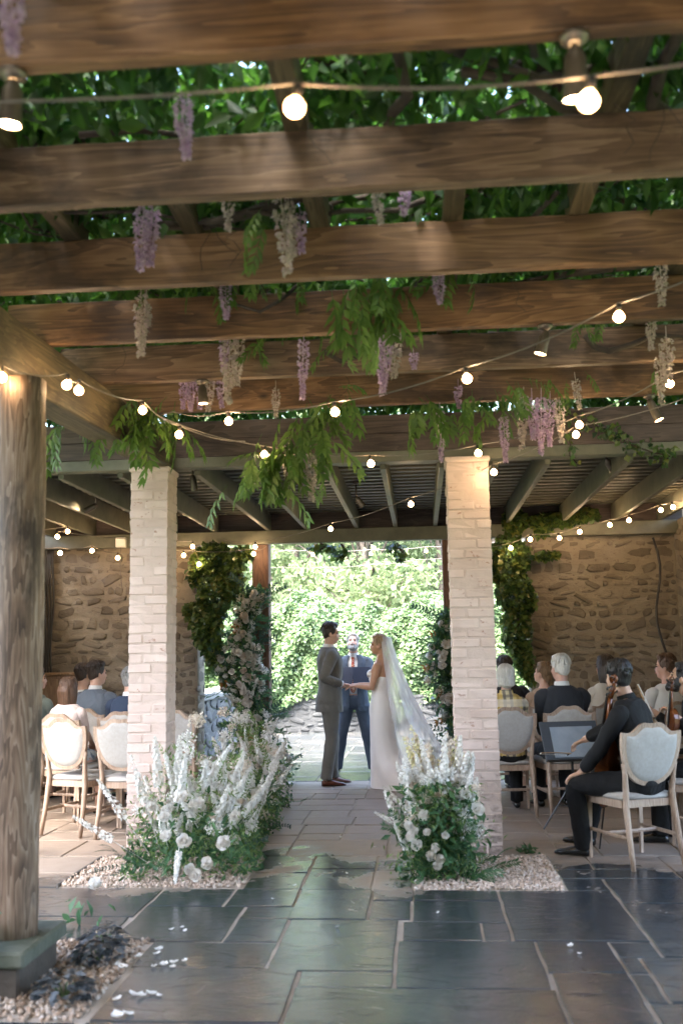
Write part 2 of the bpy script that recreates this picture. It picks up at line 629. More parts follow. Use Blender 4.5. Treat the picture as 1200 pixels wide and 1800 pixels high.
regs = [(-5.4, -3.2, -1, 6.53), (-3.2, -1.46, 1, 4.2), (-1.43, -.62, 1, 4.21), (-.62, 1.75, 1, 3.85), (1.75, 4.4, -1, 5.12), (1.95, 4.4, 5.12, 6.78),
        (-1.2, -.82, 6.49, 7.5), (-.82, -.36, 6.48, 7.5), (-.36, -.1, 6.47, 7.5), (.86, 3.6, 6.78, 7.5), (-5.4, -2.44, 6.53, 7.5),
        (-5.0, -1.5, 7.5, 11.7), (-1.5, -.3, 7.5, 11.7), (-.3, 3.1, 7.5, 11.7), (3.1, 4.4, 6.78, 11.7)]
for i, q in enumerate(regs):
    out = []
    inside = q[2] >= 6.4
    guillotine(*q, .82 if inside else 1.25, .26 if inside else .45, out)
    for s in out:
        flag(*s, FLOOR, FLAG)
out = []
guillotine(-2.68, 5.5, 11.73, 18.7, 1.0, .38, out)
for s in out:
    flag(*s, TERR, FLAG_T)

# gravel beds round the pillars and the log post
def pebbles(name, x0, x1, y0, y1, n, cols, size=.013, hole=None):
    P = np.stack([RNG.uniform(x0, x1, n), RNG.uniform(y0, y1, n), RNG.uniform(-.02, .008, n)], 1)
    if hole:
        k = ~((P[:, 0] > hole[0]) & (P[:, 0] < hole[1]) & (P[:, 1] > hole[2]) & (P[:, 1] < hole[3]))
        P = P[k]
        n = len(P)
    base = np.array([(1, 0, 0), (0, 1, 0), (-1, 0, 0), (0, -1, 0), (0, 0, 1), (0, 0, -1)], float)
    s = size * RNG.uniform(.6, 1.35, (n, 1, 3))
    V = base[None] * s
    a = RNG.uniform(0, 6.28, n)
    c, si = np.cos(a)[:, None], np.sin(a)[:, None]
    b = RNG.uniform(-.6, .6, n)[:, None]
    X, Y, Z = V[..., 0], V[..., 1], V[..., 2]
    X, Z = X * np.cos(b) - Z * np.sin(b), X * np.sin(b) + Z * np.cos(b)
    V = np.stack([X * c - Y * si, X * si + Y * c, Z], -1) + P[:, None]
    t = np.array([(0, 1, 4), (1, 2, 4), (2, 3, 4), (3, 0, 4), (1, 0, 5), (2, 1, 5), (3, 2, 5), (0, 3, 5)])
    F = (t[None] + (np.arange(n) * 6)[:, None, None]).reshape(-1, 3)
    m, tt = new_mat(name + '_stone')
    g = tt.nodes.new('ShaderNodeNewGeometry')
    finish(tt, ramp(tt, g.outputs['Random Per Island'], cols), .7)
    return struct(link('gravel', np_mesh('gravel', V.reshape(-1, 3), F, m)), 'stuff')
GC = [(0, (.40, .30, .24)), (.3, (.50, .40, .33)), (.6, (.32, .24, .18)), (.85, (.56, .48, .42)), (1, (.24, .17, .12))]
GC2 = [(0, (.26, .17, .11)), (.3, (.38, .29, .22)), (.6, (.18, .115, .07)), (.85, (.52, .45, .39)), (1, (.12, .075, .045))]
pebbles('pale_gravel', -2.43, -1.21, 6.545, 7.49, 4200, GC, hole=(-2.25, -1.91, 7.5, 8))
pebbles('pale_gravel', -.09, .85, 6.48, 7.49, 3600, GC)
pebbles('brown_gravel', -3.1, -1.47, 4.22, 5.35, 6500, GC2, .014, hole=(-2.29, -1.83, 4.47, 4.93))
STEEL = vary('bed_edging', (.05, .05, .05), (.1, .09, .08), .5)
for nm, lab, q in (('bed_edging', 'thin dark metal strip edging the gravel at the front of the white delphinium side pillar', (-2.44, -2.425, 6.545, 7.45)),
                   ('bed_edging', 'thin dark metal strip edging the brown gravel under the log post', (-3.1, -1.45, 5.345, 5.355))):
    tag(MB().box(*q, -.03, .012).build(nm, STEEL), lab, 'garden edging')

# ------------------------------------------------------------------ brick pillars
BV = []
for k in range(7):
    mb = MB().box(-.11, .11, -.054, .054, -.0325, .0325, .006)
    mb.v = [(x + random.uniform(-.004, .004), y + random.uniform(-.0045, .0045), z + random.uniform(-.003, .003)) for x, y, z in mb.v]
    BV.append(mb.mesh('brick', BRICKM))
def pillar(x0, y0, label, S, n=39):
    t = thing('brick_pillar', label, 'pillar', (x0, y0, 0), 0, 'whitewashed brick pillars of the pergola')
    MB().box(.0035, S - .0035, .0035, S - .0035, -.05, n * .0752 + .03).build('mortar_joint', BMORT, t)
    for c in range(n):
        z = .004 + .0752 * c + .036
        hl = (S - .12) / 2
        q = [(hl, .054, 0), (S - .054, hl, 1), (S - hl, S - .054, 0), (.054, S - hl, 1)]
        for bx, by, r in q:
            if c % 2:
                bx, = (S - bx,)
            link('brick', random.choice(BV), t, (bx + random.uniform(-.003, .003), by + random.uniform(-.003, .003), z + random.uniform(-.001, .001)),
                 (random.gauss(0, .006), random.gauss(0, .006), (PI / 2 if r else 0) + random.choice((0, PI)) + random.gauss(0, .009)), (hl / .11, 1, 1))
    MB().box(-.012, S + .012, -.012, S + .012, n * .0752 + .006, 2.978, .008).build('top_course', BRICKM, t)
    return t
pillar(-2.262, 7.5, 'whitewashed brick pillar with the log post to its left, flowers at its foot', .30)
pillar(.228, 7.5, 'whitewashed brick pillar beside the bride, nearest the musicians', .325)

# ------------------------------------------------------------------ pergola
PG = thing('timber_pergola', 'brown timber pergola of heavy cross beams over the wet stone floor', 'pergola', (0, 0, 0))
BY = [-1.7, -.85, 0.0, .85, 1.70, 2.58, 3.46, 4.32, 5.12, 5.93, 6.73]
for i, y in enumerate(BY):
    mb = MB()
    x0, x1, n = (-2.95 if i < 8 else -2.26), 3.3, 70
    bow = random.uniform(-.008, .008)
    rings = []
    for k in range(n + 1):
        x = x0 + (x1 - x0) * k / n
        dz = bow * math.sin(PI * k / n) + random.uniform(-.0015, .0015)
        dy = random.uniform(-.002, .002)
        c = .004 + random.random() ** 4 * .008
        a, b, z0, z1 = y + dy * .5, y + dy * .5 + .062, 3.221 + abs(dz) * .2, 3.46 + dz
        rings.append([(x, a + c, z0), (x, b - c, z0), (x, b, z0 + c), (x, b, z1 - c), (x, b - c, z1), (x, a + c, z1), (x, a, z1 - c), (x, a, z0 + c)])
    mb.loft(rings).build('beam', BEAM[(i + 2) % 3], PG)
MB().loft([[(-2.165 + dx, y_, zb), (-1.965 + dx, y_, zb), (-1.958 + dx, y_, zb + .008), (-1.958 + dx, y_, 3.219), (-2.172 + dx, y_, 3.219), (-2.172 + dx, y_, zb + .008)] for y_, zb, dx in ((-2.3, 2.90, -.07), (4.4, 2.90, -.07), (5.1, 2.905, -.06), (7.61, 2.985, 0))]).build('girder', BEAM_Y, PG)
MB().box(3.06, 3.24, -2.3, 7.61, 2.985, 3.219, .006).build('girder', BEAM_Y, PG)
for x in (-1.60, -.42, .77, 1.95):
    MB().box(x - .045, x + .045, 1.2, 4.42, 3.462, 3.60, .005).build('rafter', BEAM_Y, PG)
for x in (-1.02, .2, 1.4):
    MB().box(x - .045, x + .045, 3.9, 7.5, 3.462, 3.60, .005).build('rafter', BEAM_Y, PG)
for x, yl, zt_ in ((-1.985, 4.72, 2.898), (3.15, 4.95, 2.984)):                       # log posts
    mb = MB()
    rings = []
    crk = [(random.randrange(24), random.uniform(.2, 2), random.uniform(.6, 1.6)) for _ in range(9)]
    ph = [random.uniform(0, 6.28) for _ in range(4)]
    for k in range(30):
        z = .203 + (zt_ - .203) * k / 29
        r = .118 - .003 * k / 29
        ring = []
        for a in range(24):
            A = 2 * PI * a / 24
            rr = r * (1 + .035 * math.sin(3 * A + ph[0] + z * .6) + .02 * math.sin(7 * A + ph[1] - z * 1.3) + .012 * math.sin(z * 9 + ph[2] + 2 * A))
            for ca, c0, cl in crk:
                if a == ca and c0 < z < c0 + cl:
                    rr *= .90
            ring.append((x + .022 - .032 * k / 29 + .008 * math.sin(z * 1.1 + ph[3]) + rr * math.cos(A), yl + rr * math.sin(A), z))
        rings.append(ring)
    mb.loft(rings).build('log_post', LOGW, PG, True)
MOSS = vary('mossy_stone', (.035, .045, .028), (.10, .105, .08), .75, 5, .6, .012, False, fine=40, kind='World')
PLB = vary('plinth_stone', (.03, .024, .018), (.07, .055, .042), .8, 5, .6, .012, False, fine=40, kind='World')
PL = thing('stone_plinth', 'mossy square stone plinth under the log post in the brown gravel', 'plinth', (-2.06, 4.70, 0))
MB().box(-.235, .235, -.235, .235, -.05, .128, .012).build('base_block', PLB, PL)
MB().box(-.27, .27, -.27, .27, .13, .203, .012).build('cap_slab', MOSS, PL)

# ------------------------------------------------------------------ slatted canopy behind the pergola
CN = thing('slatted_canopy', 'grey green slatted canopy roof over the seated guests', 'canopy', (0, 0, 0))
MB().box(-4.75, 3.25, 7.64, 7.76, 2.985, 3.07, .005).build('front_channel', GREEN, CN)
MB().box(-4.75, 3.25, 7.645, 7.70, 3.072, 3.215, .005).build('fascia_board', DARKWOOD, CN)
MB().box(-4.75, 3.25, 7.655, 7.71, 3.217, 3.37, .005).build('fascia_board', DARKWOOD, CN)
for x in (-4.45, -3.95, -3.42, -2.93, -2.43, -1.79, -1.33, -.73, -.27, .2, .63, 1.04, 1.68, 2.28, 2.8):
    MB().box(x - .024, x + .024, 7.765, 11.61, 2.945, 3.155, .004).build('joist', GREEN, CN)
for k in range(20):
    y = 7.86 + .192 * k
    MB().box(-4.75, 3.25, y, y + .085, 3.157, 3.195, .004).build('slat', GREEN, CN)
for k in range(13):
    y = 7.72 + .305 * k
    MB().box(-4.8, 3.3, y, y + .3, 3.2, 3.235).build('roof_board', DECKM, CN)
MB().box(-4.72, 3.1, 11.48, 11.6, 2.785, 2.943, .006).build('rear_beam', GREEN, CN)
MB().box(-4.7, 3.08, 11.615, 11.66, 2.95, 3.19, .004).build('rim_board', DARKWOOD, CN)
for x in (-1.9, .37):
    MB().box(x - .1, x + .1, 11.605, 11.80, -.01, 2.785 if False else 2.944, .008).build('rear_post', POSTW, CN)

# ------------------------------------------------------------------ rubble walls
SV = []
for k in range(10):
    n = 8
    out = []
    for i in range(n):
        a = 2 * PI * i / n
        ca, sa = math.cos(a), math.sin(a)
        q = (abs(ca) ** 3.2 + abs(sa) ** 3.2) ** (-1 / 3.2)
        out.append((.5 * ca * q * random.uniform(.68, 1.12), .5 * sa * q * random.uniform(.68, 1.12)))
    mb = MB()
    rings = []
    for sc, d in ((1.04, .35), (1.0, -.35), (.86, -.8), (.5, -1.0 + random.uniform(-.1, .1))):
        rings.append([(x * sc + random.uniform(-.02, .02), d + random.uniform(-.12, .12) * (sc < 1), z * sc + random.uniform(-.02, .02)) for x, z in out])
    mb.loft(rings)
    SV.append(mb)
def rubble_wall(label, loc, rz, w, h, th, wallm, stonem, group=None, row=(.06, .17), ln=(.09, .36), proud=(.010, .026), name='stone_wall', faces=('front',), lump=.013, cat='wall'):
    """origin at the left foot of the front face; the front looks along local -Y"""
    t = thing(name, label, cat, loc, rz, group)
    nx, nz = max(4, int(w / .022)), max(4, int(h / .022))
    from mathutils import noise as mn
    mb = MB()
    vs, fs = [], []
    off = random.uniform(0, 50)
    for j in range(nz + 1):
        for i in range(nx + 1):
            x, z = w * i / nx, h * j / nz
            edge = (i in (0, nx)) or (j in (0, nz))
            d = 0 if edge else lump * (.7 * mn.noise((x * 4 + off, z * 8, 0)) + .75 * mn.noise((x * 11 + off + 2 * z, z * 21, 3)) + .35 * mn.noise((x * 30 + off, z * 44, 5)))
            vs.append((x, d, z))
    for j in range(nz):
        for i in range(nx):
            a = j * (nx + 1) + i
            fs.append((a, a + 1, a + nx + 2, a + nx + 1))
    mb.add(vs, fs)
    mb.box(0.001, w - .001, .02, th, 0, h)
    mb.build('mortar_face', wallm, t, True)
    meshes = [s.mesh('stone', stonem, True) for s in SV]
    def rows(length, place):
        z = .03
        while z < h - .05:
            rh = min(random.uniform(*row), h - z)
            x = random.uniform(-.05, .05)
            while x < length - .06:
                sw = random.uniform(*ln)
                sw = min(sw, length - x)
                if sw > .06 and random.random() < .9:
                    place(x + sw / 2, z + rh / 2 + random.uniform(-.012, .012), sw - .018, rh * random.uniform(.72, 1.0) - .01)
                x += sw
            z += rh
    def front(x, z, sw, sh):
        o = link('stone', random.choice(meshes), t, (x, .004, z), (random.gauss(0, .05), random.gauss(0, .2), random.gauss(0, .05)), (sw, random.uniform(*proud), sh))
    def end(x, z, sw, sh):
        o = link('stone', random.choice(meshes), t, (w - .004, x, z), (0, 0, PI / 2 + random.gauss(0, .05)), (sw, random.uniform(*proud), sh))
    rows(w, front)
    if 'end' in faces:
        rows(th, end)
    return t
rubble_wall('tan rubble stone wall behind the seated violinist and the white haired man', (1.26, 11.68, -.02), 0, 1.72, 2.96, .4, WALLM, STONEM, 'rubble walls round the seating')
rubble_wall('tan rubble stone wall behind the guests by the log post', (-4.72, 11.68, -.02), 0, 2.04, 2.96, .4, WALLM, STONEM, 'rubble walls round the seating', faces=('front', 'end'))
rubble_wall('rubble side wall with a hanging cable, at the far edge of the musicians', (2.98, 11.68, -.02), -PI / 2, 3.95, 2.96, .35, WALLM, STONEM, 'rubble walls round the seating', row=(.1, .22), ln=(.2, .55))
rubble_wall('rubble side wall hidden mostly behind the log post', (-4.72, 7.75, -.02), PI / 2, 3.9, 2.96, .35, WALLM, STONEM, 'rubble walls round the seating', row=(.2, .35), ln=(.4, .8))
rubble_wall('low grey retaining wall of rough stones under the ivy bank', (-4.2, 18.72, -.05), 0, 10.2, .72, .45, GREYST, GREYST, None, row=(.05, .13), ln=(.12, .45), proud=(.012, .035))
lw = rubble_wall('low pale stone wall with flat coping left of the floral column', (-2.76, 12.1, -.02), PI / 2, 4.6, .93, .4, PALEST, PALEST, None, row=(.12, .22), ln=(.2, .5), proud=(.02, .05))
for k in range(5):
    MB().box(.92 * k + .004, .92 * (k + 1) - .004, -.06, .44, .935, 1.0, .01).build('coping', COPE, lw)
# ------------------------------------------------------------------ plant materials
G_TREE = leaf_mat('tree_leaf', [(.13, .18, .08), (.19, .25, .115), (.25, .31, .16), (.31, .36, .20)], .5)
G_TREE2 = leaf_mat('tree_leaf_bluish', [(.12, .18, .12), (.18, .25, .165), (.25, .32, .22)], .5)
G_IVYB = leaf_mat('bank_ivy_leaf', [(.07, .125, .055), (.105, .18, .075), (.16, .24, .105), (.22, .30, .15), (.28, .36, .19)], .35, .28, None, .6)
G_IVY = leaf_mat('ivy_leaf', [(.03, .065, .022), (.06, .11, .032), (.095, .16, .04), (.14, .21, .05), (.20, .20, .05)], .5, .32, None, .55)
G_VINE = leaf_mat('wisteria_leaf', [(.028, .07, .018), (.045, .105, .022), (.075, .15, .028), (.03, .08, .03)], .55, .5, (1.1, 1.3, .7))
G_SPRAY = leaf_mat('young_wisteria_leaf', [(.06, .135, .025), (.095, .18, .035), (.14, .235, .05), (.075, .15, .035)], .5, .4)
G_FERN = leaf_mat('fern_leaf', [(.035, .10, .042), (.055, .135, .055), (.08, .17, .065)], .35, .5)
G_RUSC = leaf_mat('ruscus_leaf', [(.022, .06, .045), (.035, .08, .055), (.05, .10, .06)], .25, .3, None, .6)
G_LIGHT = leaf_mat('light_stem_leaf', [(.12, .20, .05), (.17, .26, .08), (.22, .30, .11)], .4)
G_BRONZE = leaf_mat('bronze_leaf', [(.22, .10, .03), (.35, .17, .05)], .35)
WHITE_P = leaf_mat('white_petal', [(.62, .60, .54), (.78, .76, .72), (.84, .82, .79), (.74, .71, .65)], .3, .55, None, .2)
CREAM_P = leaf_mat('cream_petal', [(.60, .50, .40), (.76, .68, .58), (.72, .62, .52)], .3, .55, None, .2)
YEL_P = leaf_mat('pale_yellow_petal', [(.60, .54, .28), (.70, .64, .38), (.74, .70, .50)], .35, .55, None, .2)
LILAC = leaf_mat('wisteria_petal', [(.50, .34, .52), (.60, .44, .62), (.70, .56, .70), (.72, .62, .72), (.38, .24, .50)], .35, .5, None, .2)
LILAC2 = leaf_mat('faded_wisteria_petal', [(.50, .45, .38), (.64, .58, .52), (.68, .55, .60)], .35, .5, None, .2)
DKPLANT = leaf_mat('dark_heuchera_leaf', [(.02, .024, .026), (.035, .04, .044), (.075, .085, .095), (.15, .17, .19)], .1, .3)
STEM = vary('green_stem', (.05, .09, .025), (.09, .13, .04), .6)
BARK = vary('bark', (.07, .055, .045), (.13, .11, .09), .85, 6, .6, .02, True, (1, 1, .3), .3, 30)
VINEBARK = vary('vine_bark', (.03, .022, .016), (.07, .05, .035), .85, 8, .5, .01)

# ------------------------------------------------------------------ ivy bank over the retaining wall
def bank_pts(n):
    x = RNG.uniform(-4.6, 6.2, n)
    s = RNG.uniform(0, 1, n)
    # profile: overhangs the wall, bulges out, leans back to the slope
    z = .42 + 2.1 * s + .12 * np.sin(x * 2.1) + .1 * np.sin(x * 5.3 + 1)
    y = 18.55 + .28 * np.abs(s - .25) + 1.0 * np.maximum(s - .55, 0) ** 1.5 * 2 + .14 * np.sin(x * 3.1 + z * 2.3) + .10 * np.sin(x * 7.7 - z * 5.1)
    d = RNG.exponential(.07, n)
    lump = np.sin(x * 9.1 + z * 4) * np.sin(z * 10 - x * 2.2)
    return np.stack([x, y + d - .06 * lump, z], 1), s
P, s_ = bank_pts(60000)
D = rand_dirs(len(P)) * .7 + np.array([0, -.55, -.45])
U = rand_dirs(len(P)) * .55 + np.array([0, -.55, .85])
bank = scatter('ivy_hedge', P, G_IVYB, .085, .072, D=D, U=U, fold=.18)
tag(bank, 'broad bank of bright glossy ivy behind the celebrant above the grey retaining wall', 'hedge')
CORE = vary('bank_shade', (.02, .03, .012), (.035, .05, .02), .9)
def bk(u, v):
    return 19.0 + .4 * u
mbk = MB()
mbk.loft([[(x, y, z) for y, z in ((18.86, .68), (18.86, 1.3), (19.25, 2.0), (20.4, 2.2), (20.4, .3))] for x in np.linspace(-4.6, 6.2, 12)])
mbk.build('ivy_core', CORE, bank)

# ------------------------------------------------------------------ trees beyond
def tree(name, label, x, y, h, cr, mat, n, trunk_r=.12, lean=(0, 0), base=.25, group='trees on the slope behind the ivy bank', leaf=.17, airy=1.0):
    z0 = float(hill_z(np.array(x), np.array(y))) - .1
    t = thing(name, label, 'tree', (x, y, z0), 0, group)
    tb = MB()
    top = Vector((lean[0], lean[1], h * .85))
    pts = []
    for k in range(9):
        f = k / 8
        pts.append((top.x * f + .12 * math.sin(f * 7 + x), top.y * f + .1 * math.cos(f * 5 + y), top.z * f))
    tb.tube(pts, [trunk_r * (1 - .8 * k / 8) for k in range(9)], 8)
    cl = []
    for k in range(int(11 * airy) + 8):
        f = random.uniform(base, 1)
        a = random.uniform(0, 2 * PI)
        rr = cr * math.sqrt(random.uniform(.1, 1)) * (1.15 - .55 * abs(f - .55) * 1.6)
        c = Vector((top.x * f + rr * math.cos(a), top.y * f + rr * math.sin(a), h * f + random.uniform(-.3, .3)))
        b0 = Vector(pts[min(8, int(max(.1, f - .22) * 8))])
        tb.tube([b0, b0.lerp(c, .5) + Vector((0, 0, .15)), c], [trunk_r * .32, trunk_r * .2, trunk_r * .07], 5)
        cl.append((c, random.uniform(.32, .62) * cr * .75))
    tb.build('trunk', BARK, t, True)
    per = max(20, n // len(cl))
    Ps = []
    for c, r in cl:
        d = rand_dirs(per) * (RNG.uniform(.25, 1, per) ** .5)[:, None] * r
        d[:, 2] *= .5
        Ps.append(d + np.array(c))
    P = np.concatenate(Ps)
    scatter('crown', P, mat, leaf, leaf * .55, t, droop=.45, up=1.1)
    return t
tree('slender_tree', 'slender dark trunked tree with open bluish leaves beyond the ivy bank', .35, 23.5, 7.5, 1.7, G_TREE2, 7000, .10, (.3, .2), .3, leaf=.115)
sp = [(-5.2, 23, 8, 2.3, 0), (-3.0, 24.5, 7.5, 2.2, 0), (-1.2, 22.2, 6.0, 1.9, 0), (1.9, 25.0, 8.5, 2.4, 1), (3.6, 22.6, 7.0, 2.2, 0), (6.0, 25, 8.5, 2.6, 1),
      (-7.5, 28, 10, 3.0, 1), (-4.4, 29, 10, 3.0, 0), (-1.6, 28, 9.5, 2.8, 1), (1.2, 30, 10, 3.0, 0), (4.2, 30, 10.5, 3.0, 1), (8.0, 30, 10.5, 3.2, 0),
      (-6.5, 36, 12, 3.8, 0), (-2.6, 37, 12, 3.8, 1), (1.8, 38, 12, 4.0, 0), (6.2, 38, 12, 4.0, 1)]
for i, (x, y, h, cr, k) in enumerate(sp):
    tree('leafy_tree', ('yellow green leafy tree on the slope in spring leaf', 'cool green leafy tree on the slope in spring leaf')[k],
         x, y, h, cr, (G_TREE, G_TREE2)[k], 8200 if y < 33 else 5200, .13, (random.uniform(-.5, .5), random.uniform(-.3, .3)), .12,
         ('yellow green trees on the slope', 'cool green trees on the slope')[k], leaf=.125 if y < 27 else .17)
P = np.stack([RNG.uniform(-12, 13, 60000), 19.8 + 24 * RNG.uniform(0, 1, 60000) ** 1.8, np.zeros(60000)], 1)
P[:, 2] = hill_z(P[:, 0], P[:, 1]) + RNG.uniform(0, 1, len(P)) ** 1.3 * (1.0 + 1.1 * np.exp(-(P[:, 1] - 19.8) / 4) * 1.7 + .5 * np.sin(P[:, 0] * 1.7) * np.sin(P[:, 1] * 1.1))
struct(scatter('undergrowth', P, G_TREE, .18, .10, droop=.1, up=1.0), 'stuff')

# added wood, blocks low sky light on the camera side of the courtyard
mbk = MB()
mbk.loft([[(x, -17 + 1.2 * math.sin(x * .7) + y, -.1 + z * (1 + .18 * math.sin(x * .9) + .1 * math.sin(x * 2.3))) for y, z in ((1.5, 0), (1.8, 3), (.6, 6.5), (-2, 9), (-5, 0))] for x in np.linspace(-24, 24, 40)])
tl_ = struct(mbk.build('sky_blocker_trees', CORE), 'stuff')
P = np.stack([RNG.uniform(-24, 24, 9000), RNG.uniform(-16.2, -14.6, 9000), RNG.uniform(0, 8.5, 9000)], 1)
P[:, 1] += 1.2 * np.sin(P[:, 0] * .7) - .035 * P[:, 2] ** 2
struct(scatter('sky_blocker_leaves', P, G_IVYB, .45, .3, tl_, droop=.3, up=.7), 'stuff')

# ------------------------------------------------------------------ wisteria vine over the pergola
VINE = thing('wisteria_vine', 'old wisteria with green leaves and lilac racemes growing over the pergola beams', 'vine', (0, 0, 0))
n = 340000
P = np.stack([RNG.uniform(-4.6, 4.6, n), RNG.uniform(-5.2, 8.6, n), 3.52 + .62 * RNG.beta(1.5, 1.6, n)], 1)  # leaves carried on unseen behind the camera to cut sky light
dens = np.sin(P[:, 0] * 2.3 + 1.2 * np.sin(P[:, 1] * 1.9)) * np.sin(P[:, 1] * 2.7 + P[:, 0]) + .6 * np.sin(P[:, 0] * 6.1 + P[:, 1] * 4.3)
P = P[RNG.uniform(-2.2, .95, n) < dens + .40]
fol = scatter('foliage', P, G_VINE, .115, .052, VINE, droop=.7, up=.7)
struct(fol, 'stuff')
mb = MB()
for k in range(220):
    x, y = random.uniform(-4, 4), random.uniform(.8, 7.5)
    a = random.uniform(0, 2 * PI)
    z = random.uniform(3.49, 3.75)
    pts = []
    for q in range(9):
        pts.append((x, y, z))
        a += random.uniform(-.55, .55)
        x += .24 * math.cos(a)
        y += .24 * math.sin(a) * .8
        y = min(7.5, y)
        z = min(4.05, max(3.49, z + random.uniform(-.06, .06)))
    r = random.choice((.006, .008, .010, .014, .020, .03))
    mb.tube(pts, [r * (1 - .06 * i) for i in range(9)], 5)
struct(mb.build('vine_stems', VINEBARK, VINE, True), 'stuff')
def vine_stem(pts, r):
    MB().tube(pts, [r * (1 - .4 * i / len(pts)) for i in range(len(pts))], 6).build('stem', VINEBARK, VINE, True)
vine_stem([(1.05, 5.86, 3.38), (1.1, 5.85, 3.30), (1.18, 5.84, 3.27), (1.32, 5.85, 3.31), (1.45, 5.85, 3.36), (1.7, 5.84, 3.33), (2.0, 5.88, 3.45)], .022)
vine_stem([(-.55, 5.88, 3.35), (-.45, 5.86, 3.28), (-.36, 5.86, 3.30), (-.3, 5.86, 3.36)], .016)
vine_stem([(-1.1, 4.27, 3.52), (-.9, 4.22, 3.47), (-.75, 4.2, 3.5), (-.4, 4.2, 3.56), (0, 4.22, 3.6)], .018)
vine_stem([(-.6, 5.08, 3.5), (-.7, 5.06, 3.4), (-.82, 5.05, 3.33), (-.95, 5.06, 3.38), (-1.05, 5.08, 3.47)], .012)
for k in range(14):                                                   # thin dry tendrils
    x, y = random.uniform(-1.9, 1.9), random.choice((3.42, 4.28, 5.08, 5.89, 6.69)) + random.uniform(-.04, 0)
    z = 3.5
    pts = []
    for q in range(6):
        pts.append((x, y, z))
        x += random.uniform(-.06, .06)
        y -= random.uniform(0, .008)
        z -= random.uniform(.02, .07)
    MB().tube(pts, .0017, 4).build('tendril', VINEBARK, VINE)

def raceme_mesh(ln, r, n, mat):
    """hanging cluster of small pea flowers on a thin stalk, tip at the bottom"""
    f = RNG.uniform(0, 1, n) ** .9
    a = RNG.uniform(0, 2 * PI, n)
    rad = r * (.35 + .65 * np.sin(np.clip(f * 1.15 + .12, 0, 1) * PI) ** .7) * (1 - .45 * f) * RNG.uniform(.7, 1.1, n)
    P = np.stack([rad * np.cos(a), rad * np.sin(a), -f * ln], 1)
    D = np.stack([np.cos(a), np.sin(a), RNG.uniform(-.9, .2, n)], 1)
    U = rand_dirs(n) * .4 + np.array([0, 0, 1.0])
    V, F = leaf_arrays(P, D, U, .024 * RNG.uniform(.7, 1.2, n), .02 * RNG.uniform(.8, 1.2, n), .35)
    V2, F2 = leaf_arrays(P, D + np.array([0, 0, -.8]), rand_dirs(n), .017 * RNG.uniform(.7, 1.2, n), .014, .4)
    # stalk
    k = 8
    sv = []
    for z in (0.06, -ln * .96):
        for q in range(4):
            sv.append((.0025 * math.cos(q * PI / 2), .0025 * math.sin(q * PI / 2), z))
    sv = np.array(sv)
    sf = np.array([(0, 1, 5), (0, 5, 4), (1, 2, 6), (1, 6, 5), (2, 3, 7), (2, 7, 6), (3, 0, 4), (3, 4, 7)])
    return np_mesh('raceme', np.concatenate([V, V2, sv]), np.concatenate([F, F2 + len(V), sf + len(V) + len(V2)]), mat)
RM = [raceme_mesh(.34, .044, 230, LILAC), raceme_mesh(.26, .038, 170, LILAC), raceme_mesh(.40, .04, 250, LILAC), raceme_mesh(.22, .032, 120, LILAC)]
RF = [raceme_mesh(.30, .036, 150, LILAC2), raceme_mesh(.22, .031, 105, LILAC2)]
def raceme(x, y, zt, ln, k=0, faded=False):
    ms = RF if faded else RM
    me = ms[k % len(ms)]
    base = (.30, .22)[k % 2] if faded else (.34, .26, .40, .22)[k % 4]
    s = ln / base
    link('raceme', me, VINE, (x, y, zt), (random.uniform(-.08, .08), random.uniform(-.08, .08), random.uniform(0, 6)), (.82 * max(.9, s), .82 * max(.9, s), s))
